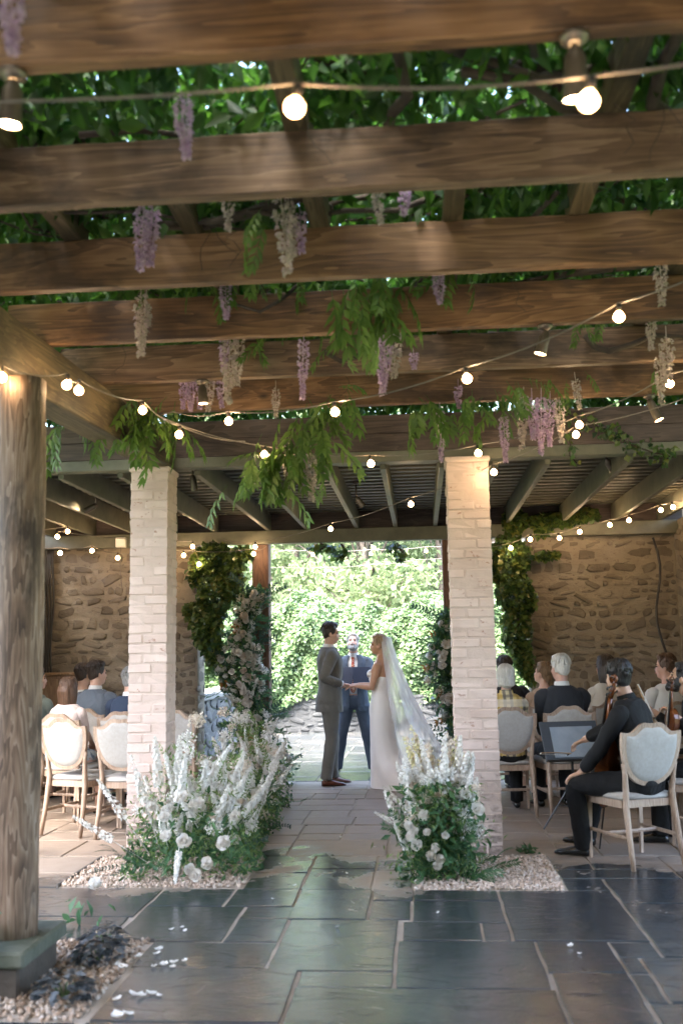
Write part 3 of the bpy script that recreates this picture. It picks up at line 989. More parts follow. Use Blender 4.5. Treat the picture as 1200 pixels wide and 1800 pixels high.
for (x, y, zt, ln, k, fa) in (
    (-1.04, 2.3, 3.32, .26, 1, 0), (-.8, 3.2, 3.47, .24, 1, 0), (-1.19, 4.1, 3.54, .34, 0, 0), (-1.16, 4.12, 3.5, .26, 3, 0), (-.81, 4.1, 3.56, .19, 1, 1), (-.57, 4.1, 3.52, .37, 0, 1),
    (-.54, 4.14, 3.5, .25, 1, 1), (-.49, 4.15, 3.46, .19, 3, 0), (-.14, 4.1, 3.55, .18, 1, 1), (-.02, 4.1, 3.52, .12, 3, 0), (-1.45, 4.95, 3.42, .34, 0, 1), (-1.43, 4.97, 3.38, .25, 1, 1),
    (-.99, 4.95, 3.46, .2, 1, 0), (-1.11, 5.7, 3.42, .43, 0, 1), (-1.06, 5.72, 3.42, .3, 1, 1), (-1.15, 5.71, 3.42, .22, 3, 0), (-.66, 5.7, 3.38, .37, 2, 0),
    (-.16, 5.6, 3.37, .38, 0, 0), (-.1, 5.63, 3.38, .28, 1, 1), (-.2, 5.62, 3.36, .3, 0, 0), (.14, 4.9, 3.44, .17, 1, 0), (1.27, 4.9, 3.46, .24, 1, 1), (1.38, 5.6, 3.44, .25, 0, 1),
    (1.44, 5.7, 3.2, .3, 0, 1), (1.49, 5.72, 3.3, .27, 1, 1), (-1.6, 6.5, 3.38, .2, 3, 0), (-1.55, 6.5, 3.4, .24, 1, 0), (-1.48, 6.5, 3.4, .22, 3, 0), (-1.41, 6.52, 3.4, .24, 1, 1), (-1.34, 6.5, 3.38, .2, 3, 0),
    (-2.2, 6.6, 3.32, .26, 1, 1), (.17, 6.6, 3.13, .36, 2, 0), (.6, 6.6, 3.07, .32, 2, 0), (.74, 6.6, 3.2, .36, 0, 1), (.80, 6.62, 3.2, .3, 1, 0), (.86, 6.6, 3.2, .4, 2, 0), (.92, 6.61, 3.18, .32, 0, 0), (.98, 6.6, 3.18, .3, 0, 1),
    (-.87, 6.55, 2.9, .36, 0, 1), (-.72, 6.56, 2.86, .34, 0, 1), (-.8, 6.6, 2.88, .28, 1, 0), (1.08, 6.5, 3.28, .2, 1, 1), (.3, 6.6, 3.3, .16, 3, 0), (-.95, 6.5, 3.3, .2, 1, 1), (.0, 5.64, 3.25, .1, 3, 0),
    (-2.0, 3.3, 3.5, .2, 1, 0), (1.9, 4.1, 3.5, .22, 1, 1), (2.3, 5.65, 3.45, .25, 0, 1)):
    raceme(x, y, zt, ln, k, fa)

def frond_mesh(name, mat, ln=.30, pairs=6, lf=.085, lw=.03, curl=.4, seed=0, sd_=.9):
    """pinnate leaf hanging from its base along -Z, slightly arched towards +X"""
    rg = np.random.default_rng(seed)
    P, D, U = [], [], []
    sp_ = []
    for i in range(pairs + 1):
        f = i / pairs
        c = np.array([curl * ln * math.sin(f * 1.5), 0, -ln * f])
        sp_.append(tuple(c))
        if i < 1:
            continue
        for s in (-1, 1):
            P.append(c)
            D.append([.25 * curl + .1, s * sd_, -.85 + rg.uniform(-.25, .25)])
            U.append([1, 0, .3 + rg.uniform(-.3, .3)])
    P.append(np.array(sp_[-1])); D.append([.2, 0, -1]); U.append([1, 0, .2])
    P, D, U = np.array(P), np.array(D), np.array(U)
    V, F = leaf_arrays(P, D, unit(U), lf * rg.uniform(.75, 1.15, len(P)), lw, .15)
    mb = MB().tube(sp_, .0022, 4)
    V2 = np.array(mb.v)
    tris = []
    for f in mb.f:
        for i in range(1, len(f) - 1):
            tris.append((f[0], f[i], f[i + 1]))
    return np_mesh(name, np.concatenate([V, V2]), np.concatenate([F, np.array(tris) + len(V)]), mat)
FR = [frond_mesh('leaf_spray', G_SPRAY, .26, 5, .105, .034, c, i, .5) for i, c in enumerate((.25, .5, .8))]
def spray(x, y, z, n, spread, drop, s=1.0):
    for i in range(n):
        f = random.random()
        link('leaf_spray', random.choice(FR), VINE, (x + random.gauss(0, spread), y + random.gauss(0, .04), z - drop * f),
             (random.gauss(0, .25), random.gauss(0, .25), random.uniform(0, 6.28)), [s * random.uniform(.75, 1.15)] * 3)
spray(-.27, 4.98, 3.50, 13, .07, .2)
spray(-.15, 5.0, 3.52, 8, .09, .1)
spray(-1.78, 6.42, 3.25, 20, .12, .2)
spray(-1.9, 6.4, 3.26, 6, .06, .1)
spray(-.68, 6.42, 3.22, 18, .09, .32)
spray(-.55, 6.42, 3.3, 7, .10, .16, .9)
spray(-1.0, 6.5, 2.92, 21, .08, .30)
spray(-.85, 6.5, 3.0, 10, .08, .2)
spray(.03, 6.5, 3.24, 6, .04, .14)
spray(.28, 6.5, 3.24, 8, .08, .12, .85)
spray(.52, 6.55, 3.26, 5, .08, .12, .8)
spray(.75, 6.6, 3.34, 4, .12, .06, .75)
spray(-.66, 4.12, 3.46, 3, .02, .06, .8)
spray(.24, 4.95, 3.52, 4, .04, .02, .8)
spray(-.45, 5.75, 3.48, 4, .1, .08, .7)
spray(-1.0, 5.75, 3.48, 3, .08, .06, .7)
spray(-2.55, 6.9, 3.3, 8, .1, .15)
spray(-1.2, 4.98, 3.55, 8, .25, .04, .6)
spray(-.6, 4.98, 3.55, 6, .2, .04, .6)
spray(-.7, 5.75, 3.5, 4, .3, .05, .6)
spray(1.2, 5.75, 3.5, 4, .3, .05, .6)
spray(.9, 6.6, 3.38, 5, .25, .08, .6)

# ------------------------------------------------------------------ ivy round the opening
def ivy(label, blobs, n, leaf=.075, group='ivy round the rear opening'):
    t = thing('ivy', label, 'ivy', (blobs[0][0][0], 11.55, 0), 0, group)
    w = np.array([b[1][0] * b[1][1] * b[1][2] for b in blobs]) ** .67
    w /= w.sum()
    Ps = []
    for (c, r), f in zip(blobs, w):
        k = int(n * f)
        Ps.append(rand_dirs(k) * np.array(r) * (RNG.uniform(.2, 1, k) ** .4)[:, None] + np.array(c))
    P = np.concatenate(Ps) - np.array(t.location)
    D = rand_dirs(len(P)) * .6 + np.array([0, -.5, -.6])
    U = rand_dirs(len(P)) * .5 + np.array([0, -.7, .6])
    struct(scatter('leaves', P, G_IVY, leaf, leaf * .85, t, D=D, U=U, fold=.15), 'stuff')
    mb = MB()
    for c, r in blobs:
        for q in range(3):
            x = c[0] + random.uniform(-.4, .4) * r[0]
            mb.tube([(x - t.location.x, c[1] - t.location.y, c[2] + r[2] * .95), (x + .06 - t.location.x, c[1] - t.location.y, c[2]), (x - .03 - t.location.x, c[1] - t.location.y, c[2] - r[2] * .9)], .008, 5)
    mb.build('ivy_stems', VINEBARK, t)
    return t
ivy('dark ivy hanging in a column left of the rear opening, beside the floral column', [((-2.44, 11.5, 2.64), (.26, .12, .2)), ((-2.44, 11.5, 2.2), (.20, .12, .36)), ((-2.52, 11.45, 1.85), (.19, .12, .30)), ((-2.44, 11.5, 1.55), (.12, .1, .22)), ((-2.22, 11.6, 2.40), (.14, .08, .3)), ((-2.66, 11.55, 2.5), (.10, .08, .2)), ((-2.3, 11.55, 1.25), (.07, .05, .16)), ((-2.7, 11.5, 2.0), (.10, .06, .12)), ((-2.12, 11.6, 2.7), (.14, .06, .1))], 3300)
ivy('dark ivy column climbing the left edge of the tan wall by the right pillar', [((1.05, 11.52, 2.6), (.24, .13, .26)), ((1.08, 11.5, 2.2), (.20, .13, .36)), ((1.10, 11.5, 1.78), (.17, .12, .36)), ((1.16, 11.52, 1.42), (.10, .10, .22)), ((1.12, 11.45, 2.98), (.14, .12, .16)), ((1.26, 11.5, 2.05), (.07, .05, .14)), ((.92, 11.55, 2.45), (.12, .07, .2)), ((1.22, 11.5, 1.2), (.05, .05, .12))], 3100)
ivy('ivy trailing over the rear beam between the joists above the tan wall', [((1.55, 11.42, 2.98), (.3, .08, .09)), ((1.9, 11.4, 3.03), (.2, .08, .08)), ((1.42, 11.42, 2.9), (.1, .06, .12)), ((1.48, 11.5, 2.58), (.16, .05, .05))], 750)
ivy('thin ivy strands hanging from the rear beam at the top of the opening', [((-1.15, 11.6, 2.74), (.16, .05, .05)), ((-.95, 11.62, 2.68), (.10, .04, .1)), ((-.28, 11.62, 2.72), (.1, .04, .05)), ((-.22, 11.62, 2.62), (.06, .03, .08))], 170, .07)
def trail(label, pts, n, leaf=.055):
    t = thing('ivy_trail', label, 'ivy', pts[0], 0)
    o = Vector(pts[0])
    mb = MB().tube([Vector(p) - o for p in pts], .006, 5)
    mb.build('stem', VINEBARK, t)
    A = np.array(pts) - np.array(pts[0])
    k = RNG.uniform(0, len(pts) - 1.001, n)
    i = k.astype(int)
    P = A[i] + (A[i + 1] - A[i]) * (k - i)[:, None] + RNG.normal(size=(n, 3)) * .035
    struct(scatter('leaves', P, G_IVY, leaf, leaf * .85, t, droop=.6), 'stuff')
trail('leafy ivy trailing along the front channel of the canopy near the tilted spotlight', [(1.95, 7.5, 2.92), (1.8, 7.5, 2.96), (1.62, 7.45, 3.02), (1.5, 7.4, 3.1), (1.4, 7.4, 3.15), (1.2, 7.35, 3.22), (1.0, 7.2, 3.3)], 190)
trail('thin ivy strand with a yellow leaf hanging in front of the canopy beam', [(1.12, 7.3, 3.35), (1.13, 7.3, 3.15), (1.15, 7.3, 3.0), (1.14, 7.3, 2.92), (1.19, 7.3, 2.86)], 26, .06)

# ------------------------------------------------------------------ flowers
def rose_mesh(mat, r=.042, seed=0):
    """spiral of cupped petals round a tight heart, outer petals rolled open"""
    rg = random.Random(seed)
    mb = MB()
    k = 0
    for n, rb, rm, rt, z0, zm, zt in ((5, .30, .92, 1.05, -.35, -.12, .14), (5, .28, .72, .80, -.30, .10, .40), (4, .22, .50, .50, -.2, .22, .56), (3, .14, .30, .24, -.1, .3, .66), (2, .06, .13, .08, 0, .3, .66)):
        for q in range(n):
            a = k * 2.4 + rg.uniform(-.15, .15)
            k += 1
            w = min(1.5, PI / n * 1.12)
            tl = rg.uniform(-.10, .14)
            rows = []
            for rr, zz, ws in ((rb, z0, .45), (rm, zm, 1.0), ((rm + rt) / 2 + .02, (zm + zt) / 2, 1.0), (rt + tl * .5, zt - tl * .4, .62)):
                rows.append([(r * rr * (1 - .12 * abs(u)) * math.cos(a + w * ws * u), r * rr * (1 - .12 * abs(u)) * math.sin(a + w * ws * u), r * (zz - .10 * u * u + rg.uniform(-.03, .03))) for u in (-1, -.4, .4, 1)])
            mb.loft(rows, cap=False, closed=False)
    mb.ell((0, 0, -.25 * r), (.4 * r, .4 * r, .25 * r), 6, 4)
    return mb.mesh('rose', mat, True)
ROSE_P = leaf_mat('rose_petal', [(.74, .71, .66), (.82, .79, .75), (.78, .73, .66)], .38, .6, None, .15)
ROSE = [rose_mesh(ROSE_P, .045, 1), rose_mesh(ROSE_P, .045, 2), rose_mesh(ROSE_P, .045, 3)]
ROSEC = [rose_mesh(CREAM_P, .045, 4), rose_mesh(CREAM_P, .045, 5)]

def spike_mesh(name, mat, ln=.34, r=.034, n=64, bare=.25, seed=0):
    """delphinium: a stem along +Z with open florets packed round it, buds at the tip"""
    rg = np.random.default_rng(seed)
    f = np.sort(rg.uniform(0, 1, n))
    a = np.arange(n) * 2.4 + rg.uniform(-.4, .4, n)
    z = ln * (bare + (1 - bare) * f)
    rad = r * (1.0 - .72 * f ** 1.6) * rg.uniform(.62, 1.12, n)
    V, F = [], []
    off = 0
    for i in range(n):
        c = np.array([rad[i] * math.cos(a[i]), rad[i] * math.sin(a[i]), z[i]])
        out = np.array([math.cos(a[i]), math.sin(a[i]), .35])
        out /= np.linalg.norm(out)
        u = np.cross(out, [0, 0, 1.0]); u /= np.linalg.norm(u)
        w = np.cross(u, out)
        s = .0140 * (1 - .6 * f[i] ** 2) * rg.uniform(.75, 1.25)
        V.append(c - out * s * .25)
        for q in range(5):
            b = 2 * PI * q / 5 + a[i]
            V.append(c + s * (u * math.cos(b) + w * math.sin(b)) + out * s * rg.uniform(.0, .45))
        for q in range(5):
            F.append((off, off + 1 + q, off + 1 + (q + 1) % 5))
        off += 6
    mb = MB().tube([(0, 0, 0), (0, 0, ln * .5), (0, 0, ln)], [.004, .003, .0015], 4)
    tr = []
    for fc in mb.f:
        for i in range(1, len(fc) - 1):
            tr.append((fc[0] + off, fc[i] + off, fc[i + 1] + off))
    return np_mesh(name, np.concatenate([np.array(V), np.array(mb.v)]), np.array(F + tr), mat)
SPK = [spike_mesh('delphinium', WHITE_P, .36, .027, 110, .22, i) for i in range(3)]
SPKL = [spike_mesh('delphinium', WHITE_P, .62, .028, 84, .48, 60 + i) for i in range(2)]
SPKY = [spike_mesh('stock', YEL_P, .30, .026, 46, .2, 11), spike_mesh('stock', CREAM_P, .32, .03, 54, .2, 12)]
FERN = [frond_mesh('fern_frond', G_FERN, .30, 13, .075, .018, c, 20 + i) for i, c in enumerate((.5, .9))]
RUS = [frond_mesh('ruscus_sprig', G_RUSC, .30, 8, .055, .024, c, 30 + i) for i, c in enumerate((.3, .7))]
LSP = [frond_mesh('leafy_stem', G_LIGHT, .34, 10, .05, .016, c, 40 + i) for i, c in enumerate((.2, .5))]
BRZ = [frond_mesh('bronze_leaf', G_BRONZE, .12, 2, .08, .03, .4, 50)]
def cloud_mesh(mat, n, rad, seed):
    """branching spray of tiny blossoms"""
    rg = np.random.default_rng(seed)
    P = unit(rg.normal(size=(n, 3))) * (rg.uniform(.1, 1, n) ** .5)[:, None] * np.array([rad, rad, rad * .8])
    P[:, 2] += rad
    V, F = leaf_arrays(P, unit(rg.normal(size=(n, 3))), unit(rg.normal(size=(n, 3))), .02, .018, .3)
    V2, F2 = leaf_arrays(P, unit(rg.normal(size=(n, 3))), unit(rg.normal(size=(n, 3))), .018, .016, .3)
    return np_mesh('small_blossom', np.concatenate([V, V2]), np.concatenate([F, F2 + len(V)]), mat)
CLD = [cloud_mesh(WHITE_P, 60, .06, 1), cloud_mesh(CREAM_P, 50, .055, 2)]

def aim(o, d, roll=None):
    """turn the object's +Z to a direction"""
    o.rotation_mode = 'QUATERNION'
    o.rotation_quaternion = Vector(d).to_track_quat('Z', 'Y') @ Quaternion((0, 0, 1), random.uniform(0, 6.28) if roll is None else roll)
def aim_down(o, d):
    o.rotation_mode = 'QUATERNION'
    o.rotation_quaternion = (-Vector(d)).to_track_quat('Z', 'Y') @ Quaternion((0, 0, 1), random.uniform(0, 6.28))

def put(me, t, p, d, s=1.0, down=False):
    o = link(me.name.split('.')[0], me, t, p, None, (s, s, s))
    (aim_down if down else aim)(o, d)
    return o

def base_leaves(t, pts_fn, n, mat=G_FERN, ln=.07, wd=.028):
    P = np.array([pts_fn() for _ in range(n)])
    struct(scatter('leaves', P, mat, ln, wd, t, droop=-.2, up=.8), 'stuff')

# low drift of flowers that climbs from the pillar back along the aisle
AL = thing('floral_arrangement', 'large drift of white delphinium and roses beside the log post side pillar', 'flowers', (-1.62, 6.9, 0))
def drift(f):
    """axis of the drift, f 0 at the front, 1 at the back"""
    return Vector((.0 - .02 * f, 3.3 * f, 0)), .42 - .12 * f, .60 + .14 * math.sin(f * 3)
def drift_pt(f, a, h):
    c, w, H = drift(f)
    H *= 1 + .28 * math.sin(f * 9.0 + 1.2) + .12 * math.sin(f * 23 + a * 3)
    return c + Vector((w * a * (1 + .15 * math.sin(f * 14)), random.uniform(-.08, .08), max(0, H * h * (1 - .45 * a * a))))
def dl(top=.7):
    f = random.random() ** 1.25
    c = drift_pt(f, random.uniform(-1, 1), random.uniform(0, top))
    return (c.x, c.y - .2, c.z * random.random() ** .5 + .01)
base_leaves(AL, dl, 2300)
base_leaves(AL, lambda: dl(1.25), 5200, G_LIGHT, .05, .013)
for k in range(74):
    f = random.random() ** 1.2
    a = random.uniform(-1, .9)
    p = drift_pt(f, a * .75, random.uniform(.25, .75))
    p.y -= .15
    d = Vector((a * .6 + random.gauss(0, .3), -.35 * (1 - f) + random.gauss(0, .3), 1.0))
    put(random.choice(SPK), AL, p, d, random.uniform(.6, 1.15))
for x, y, z, d, s in ((-.25, -.15, .16, (-.55, -.1, .8), 1.0), (-.2, -.1, .2, (-.30, -.1, 1), 1.05), (-.25, -.2, .12, (-.85, -.15, .55), .95)):
    put(random.choice(SPKL), AL, (x, y, z), d, s)
for x, y, z, d, s in ((-.22, 0, .5, (-.1, 0, 1), 1.2), (-.12, .05, .5, (.05, 0, 1), 1.2), (.02, -.42, .28, (.05, -.6, -.75), .75),
                      (.22, -.1, .35, (.5, -.1, .9), 1.0), (.30, .1, .32, (.6, 0, .8), 1.0), (-.05, -.2, .45, (.2, -.2, 1), 1.1)):
    put(random.choice(SPK), AL, (x, y, z), d, s)
for k in range(40):
    f = random.random() ** 1.2
    a = random.uniform(-.8, 1)
    p = drift_pt(f, a, random.uniform(.35, .95))
    p.y -= .22 * (1 - f) + .08
    put(random.choice(ROSE if random.random() < .7 else ROSEC), AL, p, (a * .5 + random.gauss(0, .25), -.7, .6), random.uniform(.55, 1.15))
for x, y, z in ((.30, -.38, .28), (.05, -.42, .30), (.34, -.2, .42), (-.1, -.35, .44), (.12, -.3, .52), (-.2, -.3, .5), (.2, -.42, .16), (.1, -.46, .13), (.14, -.48, .10), (.38, .3, .42), (.36, .6, .46)):
    put(random.choice(ROSE), AL, (x, y, z), (random.gauss(.1, .2), -.85, .4), random.uniform(.8, 1.2))
for k in range(64):
    f = random.random() ** 1.2
    a = random.uniform(-1, 1)
    p = drift_pt(f, a * .85, random.uniform(.35, 1.15))
    p.y -= .15
    put(random.choice(CLD), AL, p, (a * .4, -.3, 1), random.uniform(.8, 1.3))
for k in range(34):
    f = random.random()
    a = random.choice((-1, 1)) * random.uniform(.3, .8)
    p = drift_pt(f, a, random.uniform(.05, .35))
    p.y -= .2
    put(random.choice(FERN if random.random() < .6 else RUS), AL, p, (a * .6, -.45 * (1 - f), random.uniform(-.15, .5)), random.uniform(.45, .75), True)
for k in range(22):
    p = (random.uniform(-.55, .35), -.28 + random.uniform(-.1, .1), random.uniform(.04, .25))
    put(random.choice(RUS if p[0] < -.2 else FERN), AL, p, (p[0] * .8, -.8, random.uniform(-.1, .4)), random.uniform(.4, .65), True)
for k in range(20):
    f = random.random()
    p = drift_pt(f, random.uniform(-.7, .7), .7)
    put(random.choice(LSP), AL, p, (random.gauss(0, .4), -.3, 1), random.uniform(.7, 1.1), True)

# flower column on the left rear post
def column(label, x, y, w, z0, z1, n_rose, n_spk, foot, nleaf):
    t = thing('floral_column', label, 'flowers', (x, y, 0), 0, 'flower columns on the rear posts')
    def cx(z):
        return .10 * math.sin(z * 2.6 + 1) * (w / .3)
    def wid(z):
        f = (z - z0) / (z1 - z0)
        return w * (1.0 - .55 * f) * (.85 + .25 * math.sin(z * 6))
    def lf():
        z = random.uniform(z0, z1)
        ww = wid(z)
        return (cx(z) + random.gauss(0, .5) * ww, -.12 + random.uniform(-.16, .08), z)
    base_leaves(t, lf, nleaf, G_FERN, .085, .035)
    base_leaves(t, lf, nleaf // 3, G_RUSC, .08, .035)
    base_leaves(t, lf, nleaf // 2, G_LIGHT, .06, .024)
    for k in range(n_rose):
        z = random.uniform(z0 + .15, z1 - .05)
        a = random.uniform(-.95, .95)
        put(random.choice(ROSE if random.random() < .85 else ROSEC), t, (cx(z) + a * wid(z) * 1.05, -.33 + .14 * abs(a), z), (a * .5, -1, random.uniform(-.1, .5)), random.uniform(.55, 1.3))
    for k in range(n_spk):
        z = random.uniform(z0 + .1, z0 + (z1 - z0) * .45)
        a = random.uniform(-1, 1)
        put(random.choice(SPK), t, (cx(z) + a * wid(z) * .4, -.15, z), (a * .9, -.6, random.uniform(.3, 1)), random.uniform(.7, 1.0))
    for k in range(int(n_rose * .3)):
        z = random.uniform(z0 + .05, z1)
        a = random.uniform(-1, 1)
        put(random.choice(CLD), t, (cx(z) + a * wid(z), -.2, z), (a, -.6, .3), random.uniform(.7, 1.1))
    for k in range(int(n_rose * .7)):
        z = random.uniform(z0, z1)
        a = random.choice((-1, 1))
        put(random.choice(FERN + RUS), t, (cx(z) + a * wid(z) * .5, -.12, z), (a, -.3, random.uniform(-.3, .7)), random.uniform(.6, 1.0), True)
    for k in range(6):
        z = random.uniform(z0 + .3, z1 - .2)
        a = random.uniform(-1, .3)
        put(BRZ[0], t, (cx(z) + a * wid(z) * .7, -.27, z), (a, -.6, -.3), random.uniform(.7, 1.1), True)
    for k in range(foot):
        a = random.uniform(-.6, 1)
        put(random.choice(FERN + RUS), t, (a * .35, -.3, random.uniform(.03, .22)), (a * .8 + .4, -.4, random.uniform(-.1, .3)), random.uniform(.6, .95), True)
    return t
column('tall flower column of white roses and greenery climbing the rear post left of the groom', -2.0, 11.62, .34, .05, 2.25, 125, 16, 18, 2500)
column('flower column of white roses and greenery on the rear post behind the bride', .33, 11.62, .28, .05, 1.92, 46, 4, 8, 1900)
# sprigs that reach out of the left column
t = [o for o in COL.objects if o.name.startswith('floral_column')][0]
for z, a, s in ((2.05, .45, 1.1), (1.72, .62, 1.0), (1.68, .5, .9), (2.1, -.1, .8), (1.9, .3, 1.0), (.75, .45, 1.0)):
    put(RUS[0], t, (.08, -.15, z), (a, -.2, .25), s, True)

# arrangement at the foot of the right pillar
AR = thing('floral_arrangement', 'upright arrangement of white stock and fern in front of the right brick pillar', 'flowers', (.10, 6.95, 0))
def ar():
    a = random.gauss(0, .5)
    z = random.uniform(0, .6)
    return (-.02 + a * .27 * (1 - .4 * z), random.uniform(-.28, .2), z)
base_leaves(AR, ar, 1300)
base_leaves(AR, ar, 2300, G_LIGHT, .05, .013)
for k in range(44):
    a = random.uniform(-1, .8)
    z = random.uniform(.12, .42)
    put(random.choice(SPK), AR, (a * .2 - .03, random.uniform(-.12, .15), z), (a * .42 - .04, random.gauss(-.1, .2), 1.0), random.uniform(.75, 1.35))
for x, z, d, s in ((-.02, .2, (-.75, 0, .75), .85), (-.02, .16, (-.9, 0, .5), .8)):
    put(random.choice(SPKL), AR, (x, 0, z), d, s)
for x, z, d, s in ((.1, .42, (.45, 0, .9), .8), (.02, .5, (.05, .1, 1), 1.2), (-.05, .5, (-.2, .1, 1), 1.1), (.10, .48, (.12, .1, 1), 1.2)):
    put(random.choice(SPK), AR, (x, 0, z), d, s)
for k in range(26):
    a = random.uniform(-.7, .6)
    put(random.choice(SPKY), AR, (a * .2, random.uniform(.05, .3), random.uniform(.32, .6)), (a * .45 - .08, .1, 1.0), random.uniform(.9, 1.4))
for x, z, s in ((-.12, .42, .9), (.24, .46, 1.0), (-.2, .30, .95), (-.17, .24, .9), (-.05, .22, .7), (.02, .30, .6), (-.22, .36, .7), (-.02, .55, .8), (-.08, .17, .8), (-.02, .15, .75), (-.04, .11, .7), (-.18, .33, .6), (-.1, .32, .6)):
    put(random.choice(ROSE if z < .5 else ROSEC), AR, (x, -.3 + .3 * max(0, z - .3), z), (x, -1, .4), s)
for k in range(44):
    a = random.uniform(-1, 1)
    put(random.choice(CLD), AR, (a * .22, random.uniform(-.2, .1), random.uniform(.25, .62)), (a * .5, -.2, 1), random.uniform(.7, 1.1))
for k in range(52):
    a = random.uniform(-1, 1)
    put(random.choice(FERN), AR, (a * .14, -.16, random.uniform(.03, .32)), (a * .7, -.7, random.uniform(-.2, .6)), random.uniform(.42, .7), True)
for k in range(7):
    put(random.choice(FERN), AR, (random.uniform(.12, .26), -.2, random.uniform(.02, .06)), (1, -.3, .05), random.uniform(.5, .9), True)

# plants in the front bed
def heuchera(label, x, y, r, n):
    t = thing('bedding_plant', label, 'plant', (x, y, 0))
    a = RNG.uniform(0, 2 * PI, n)
    rr = r * np.sqrt(RNG.uniform(.02, 1, n))
    P = np.stack([rr * np.cos(a), rr * np.sin(a), .03 + .75 * r * (1 - (rr / r) ** 2) * RNG.uniform(.6, 1.1, n)], 1)
    D = np.stack([np.cos(a), np.sin(a), RNG.uniform(-.5, .2, n)], 1)
    V, F = leaf_arrays(P, D, rand_dirs(n) * .3 + np.array([0, 0, 1.0]), .052 * RNG.uniform(.6, 1.3, n), .04, .12)
    link('leaves', np_mesh('leaves', V, F, DKPLANT), t)
    mb = MB()
    for k in range(8):
        A = k * .8
        mb.tube([(0, 0, 0), (r * .4 * math.cos(A), r * .4 * math.sin(A), r * .5)], .004, 4)
    mb.build('stems', STEM, t)
    return t
heuchera('dark silvery bedding plant in the pale gravel nearest the camera', -1.62, 4.47, .115, 130)
heuchera('dark purple bedding plant beside the stone plinth in the brown gravel', -1.64, 5.0, .11, 120)
heuchera('small dark plant at the metal edging behind the stone plinth', -1.70, 5.27, .10, 80)
tg = thing('bedding_plant', 'green broad leaved plant with a white bloom behind the log post', 'plant', (-2.05, 5.62, 0))
P = np.stack([RNG.uniform(-.05, .26, 12), RNG.uniform(-.08, .08, 12), RNG.uniform(.02, .12, 12)], 1)
scatter('leaves', P, G_FERN, .09, .045, tg, droop=-.1, up=1.2)
put(ROSE[0], tg, (.18, 0, .23), (0, -.5, .8), 1.0)
te = thing('bedding_plant', 'green leafy plant at the photo edge in front of the stone plinth', 'plant', (-2.12, 4.42, 0))
P = np.stack([RNG.uniform(-.1, .12, 40), RNG.uniform(-.1, .1, 40), RNG.uniform(.02, .34, 40)], 1)
scatter('leaves', P, G_FERN, .12, .06, te, droop=-.1, up=1.2)

# loose petals
def petal_mesh(seed):
    rg = random.Random(seed)
    mb = MB()
    rows = []
    for j in range(4):
        f = j / 3
        w = .017 * math.sin(PI * (.18 + .72 * f))
        rows.append([(w * q + rg.uniform(-.002, .002), .042 * (f - .5), .004 + .009 * q * q + .008 * (f - .4) ** 2 * 4 + rg.uniform(0, .003)) for q in (-1, -.4, .4, 1)])
    mb.loft(rows, cap=False, closed=False)
    return mb.mesh('petal', WHITE_P, True)

PM = [petal_mesh(i) for i in range(4)]
for x, y, s in ((-1.41, 5.54, .8), (-1.36, 5.58, .8), (-1.33, 5.52, .7), (-1.38, 5.17, 1.3), (-1.37, 5.10, 1.1), (-1.29, 4.92, 1.5), (-1.25, 4.96, 1.2), (-1.20, 4.99, 1.0), (-1.33, 4.9, 1.1), (-1.24, 4.9, .9),
                (-1.32, 4.51, 1.2), (-1.28, 4.49, 1.5), (-1.24, 4.52, 1.3), (-1.37, 4.45, 1.2), (-1.31, 4.25, 1.6), (-1.27, 4.27, 1.3), (-1.45, 5.05, 1.3), (-1.48, 4.88, 1.5), (-1.2, 4.5, .9), (-1.52, 4.93, 1.0)):
    tag(link('rose_petal', random.choice(PM), None, (x, y, .003), (random.uniform(-.2, .2), random.uniform(-.2, .2), random.uniform(0, 6.28)), (s * .85, s * .85, s * .6)),
        'loose white rose petal fallen on the wet stone near the front gravel bed', 'petal', 'white petals fallen beside the front gravel bed')
for x, y, s in ((.70, 5.26, .9), (.73, 5.15, .5), (-.86, 6.55, .6), (-.55, 6.9, .5), (-.5, 5.6, .6), (-.95, 6.2, .5), (-.7, 8.2, .6), (-1.05, 7.2, .5), (-.4, 7.8, .5), (.05, 5.9, .5)):
    tag(link('rose_petal', random.choice(PM), None, (x, y, .003), (random.uniform(-.2, .2), random.uniform(-.2, .2), random.uniform(0, 6.28)), (s, s, s)),
        'small white petal lying alone on the aisle stones', 'petal', 'single petals scattered along the aisle')
tl = thing('moss_tuft', 'small dark green tuft lying on the tan stones by the right gravel bed', 'moss', (.74, 7.6, 0))
P = np.stack([RNG.normal(0, .035, 60), RNG.normal(0, .025, 60), RNG.uniform(0, .04, 60)], 1)
scatter('leaves', P, G_FERN, .05, .02, tl, droop=-.2, up=1)
# ------------------------------------------------------------------ string lights and spotlights
def bulb_mat(name, s):
    """lit globe: emission graded by view angle, amber rim stands in for lens halo"""
    m, t = new_mat(name)
    lw_ = N(t, 'ShaderNodeLayerWeight')
    lw_.inputs[0].default_value = .5
    e = N(t, 'ShaderNodeEmission')
    L(t, ramp(t, lw_.outputs['Facing'], [(.0, (1, .74, .46)), (.45, (1, .58, .25)), (.9, (.62, .25, .07))]), e.inputs[0])  # facing ramp paints the warm halo into the globe colour
    L(t, ramp(t, lw_.outputs['Facing'], [(.0, (1, 1, 1)), (.5, (.35, .35, .35)), (.95, (.06, .06, .06))]), e.inputs[1])
    mm = math_n(t, 'MULTIPLY', e.inputs[1].links[0].from_socket, s)
    L(t, mm, e.inputs[1])
    o = N(t, 'ShaderNodeOutputMaterial')
    L(t, e.outputs[0], o.inputs[0])
    return m
BULB = bulb_mat('lit_bulb', 17)
BULB_F = bulb_mat('lit_bulb_garden', 14)
LAMP = emis('lit_spot_lens', (1.0, .72, .44), 22)
SOCK = vary('bulb_socket', (.03, .028, .025), (.06, .05, .045), .5)
CABLE = vary('light_cable', (.10, .085, .07), (.22, .19, .16), .5)
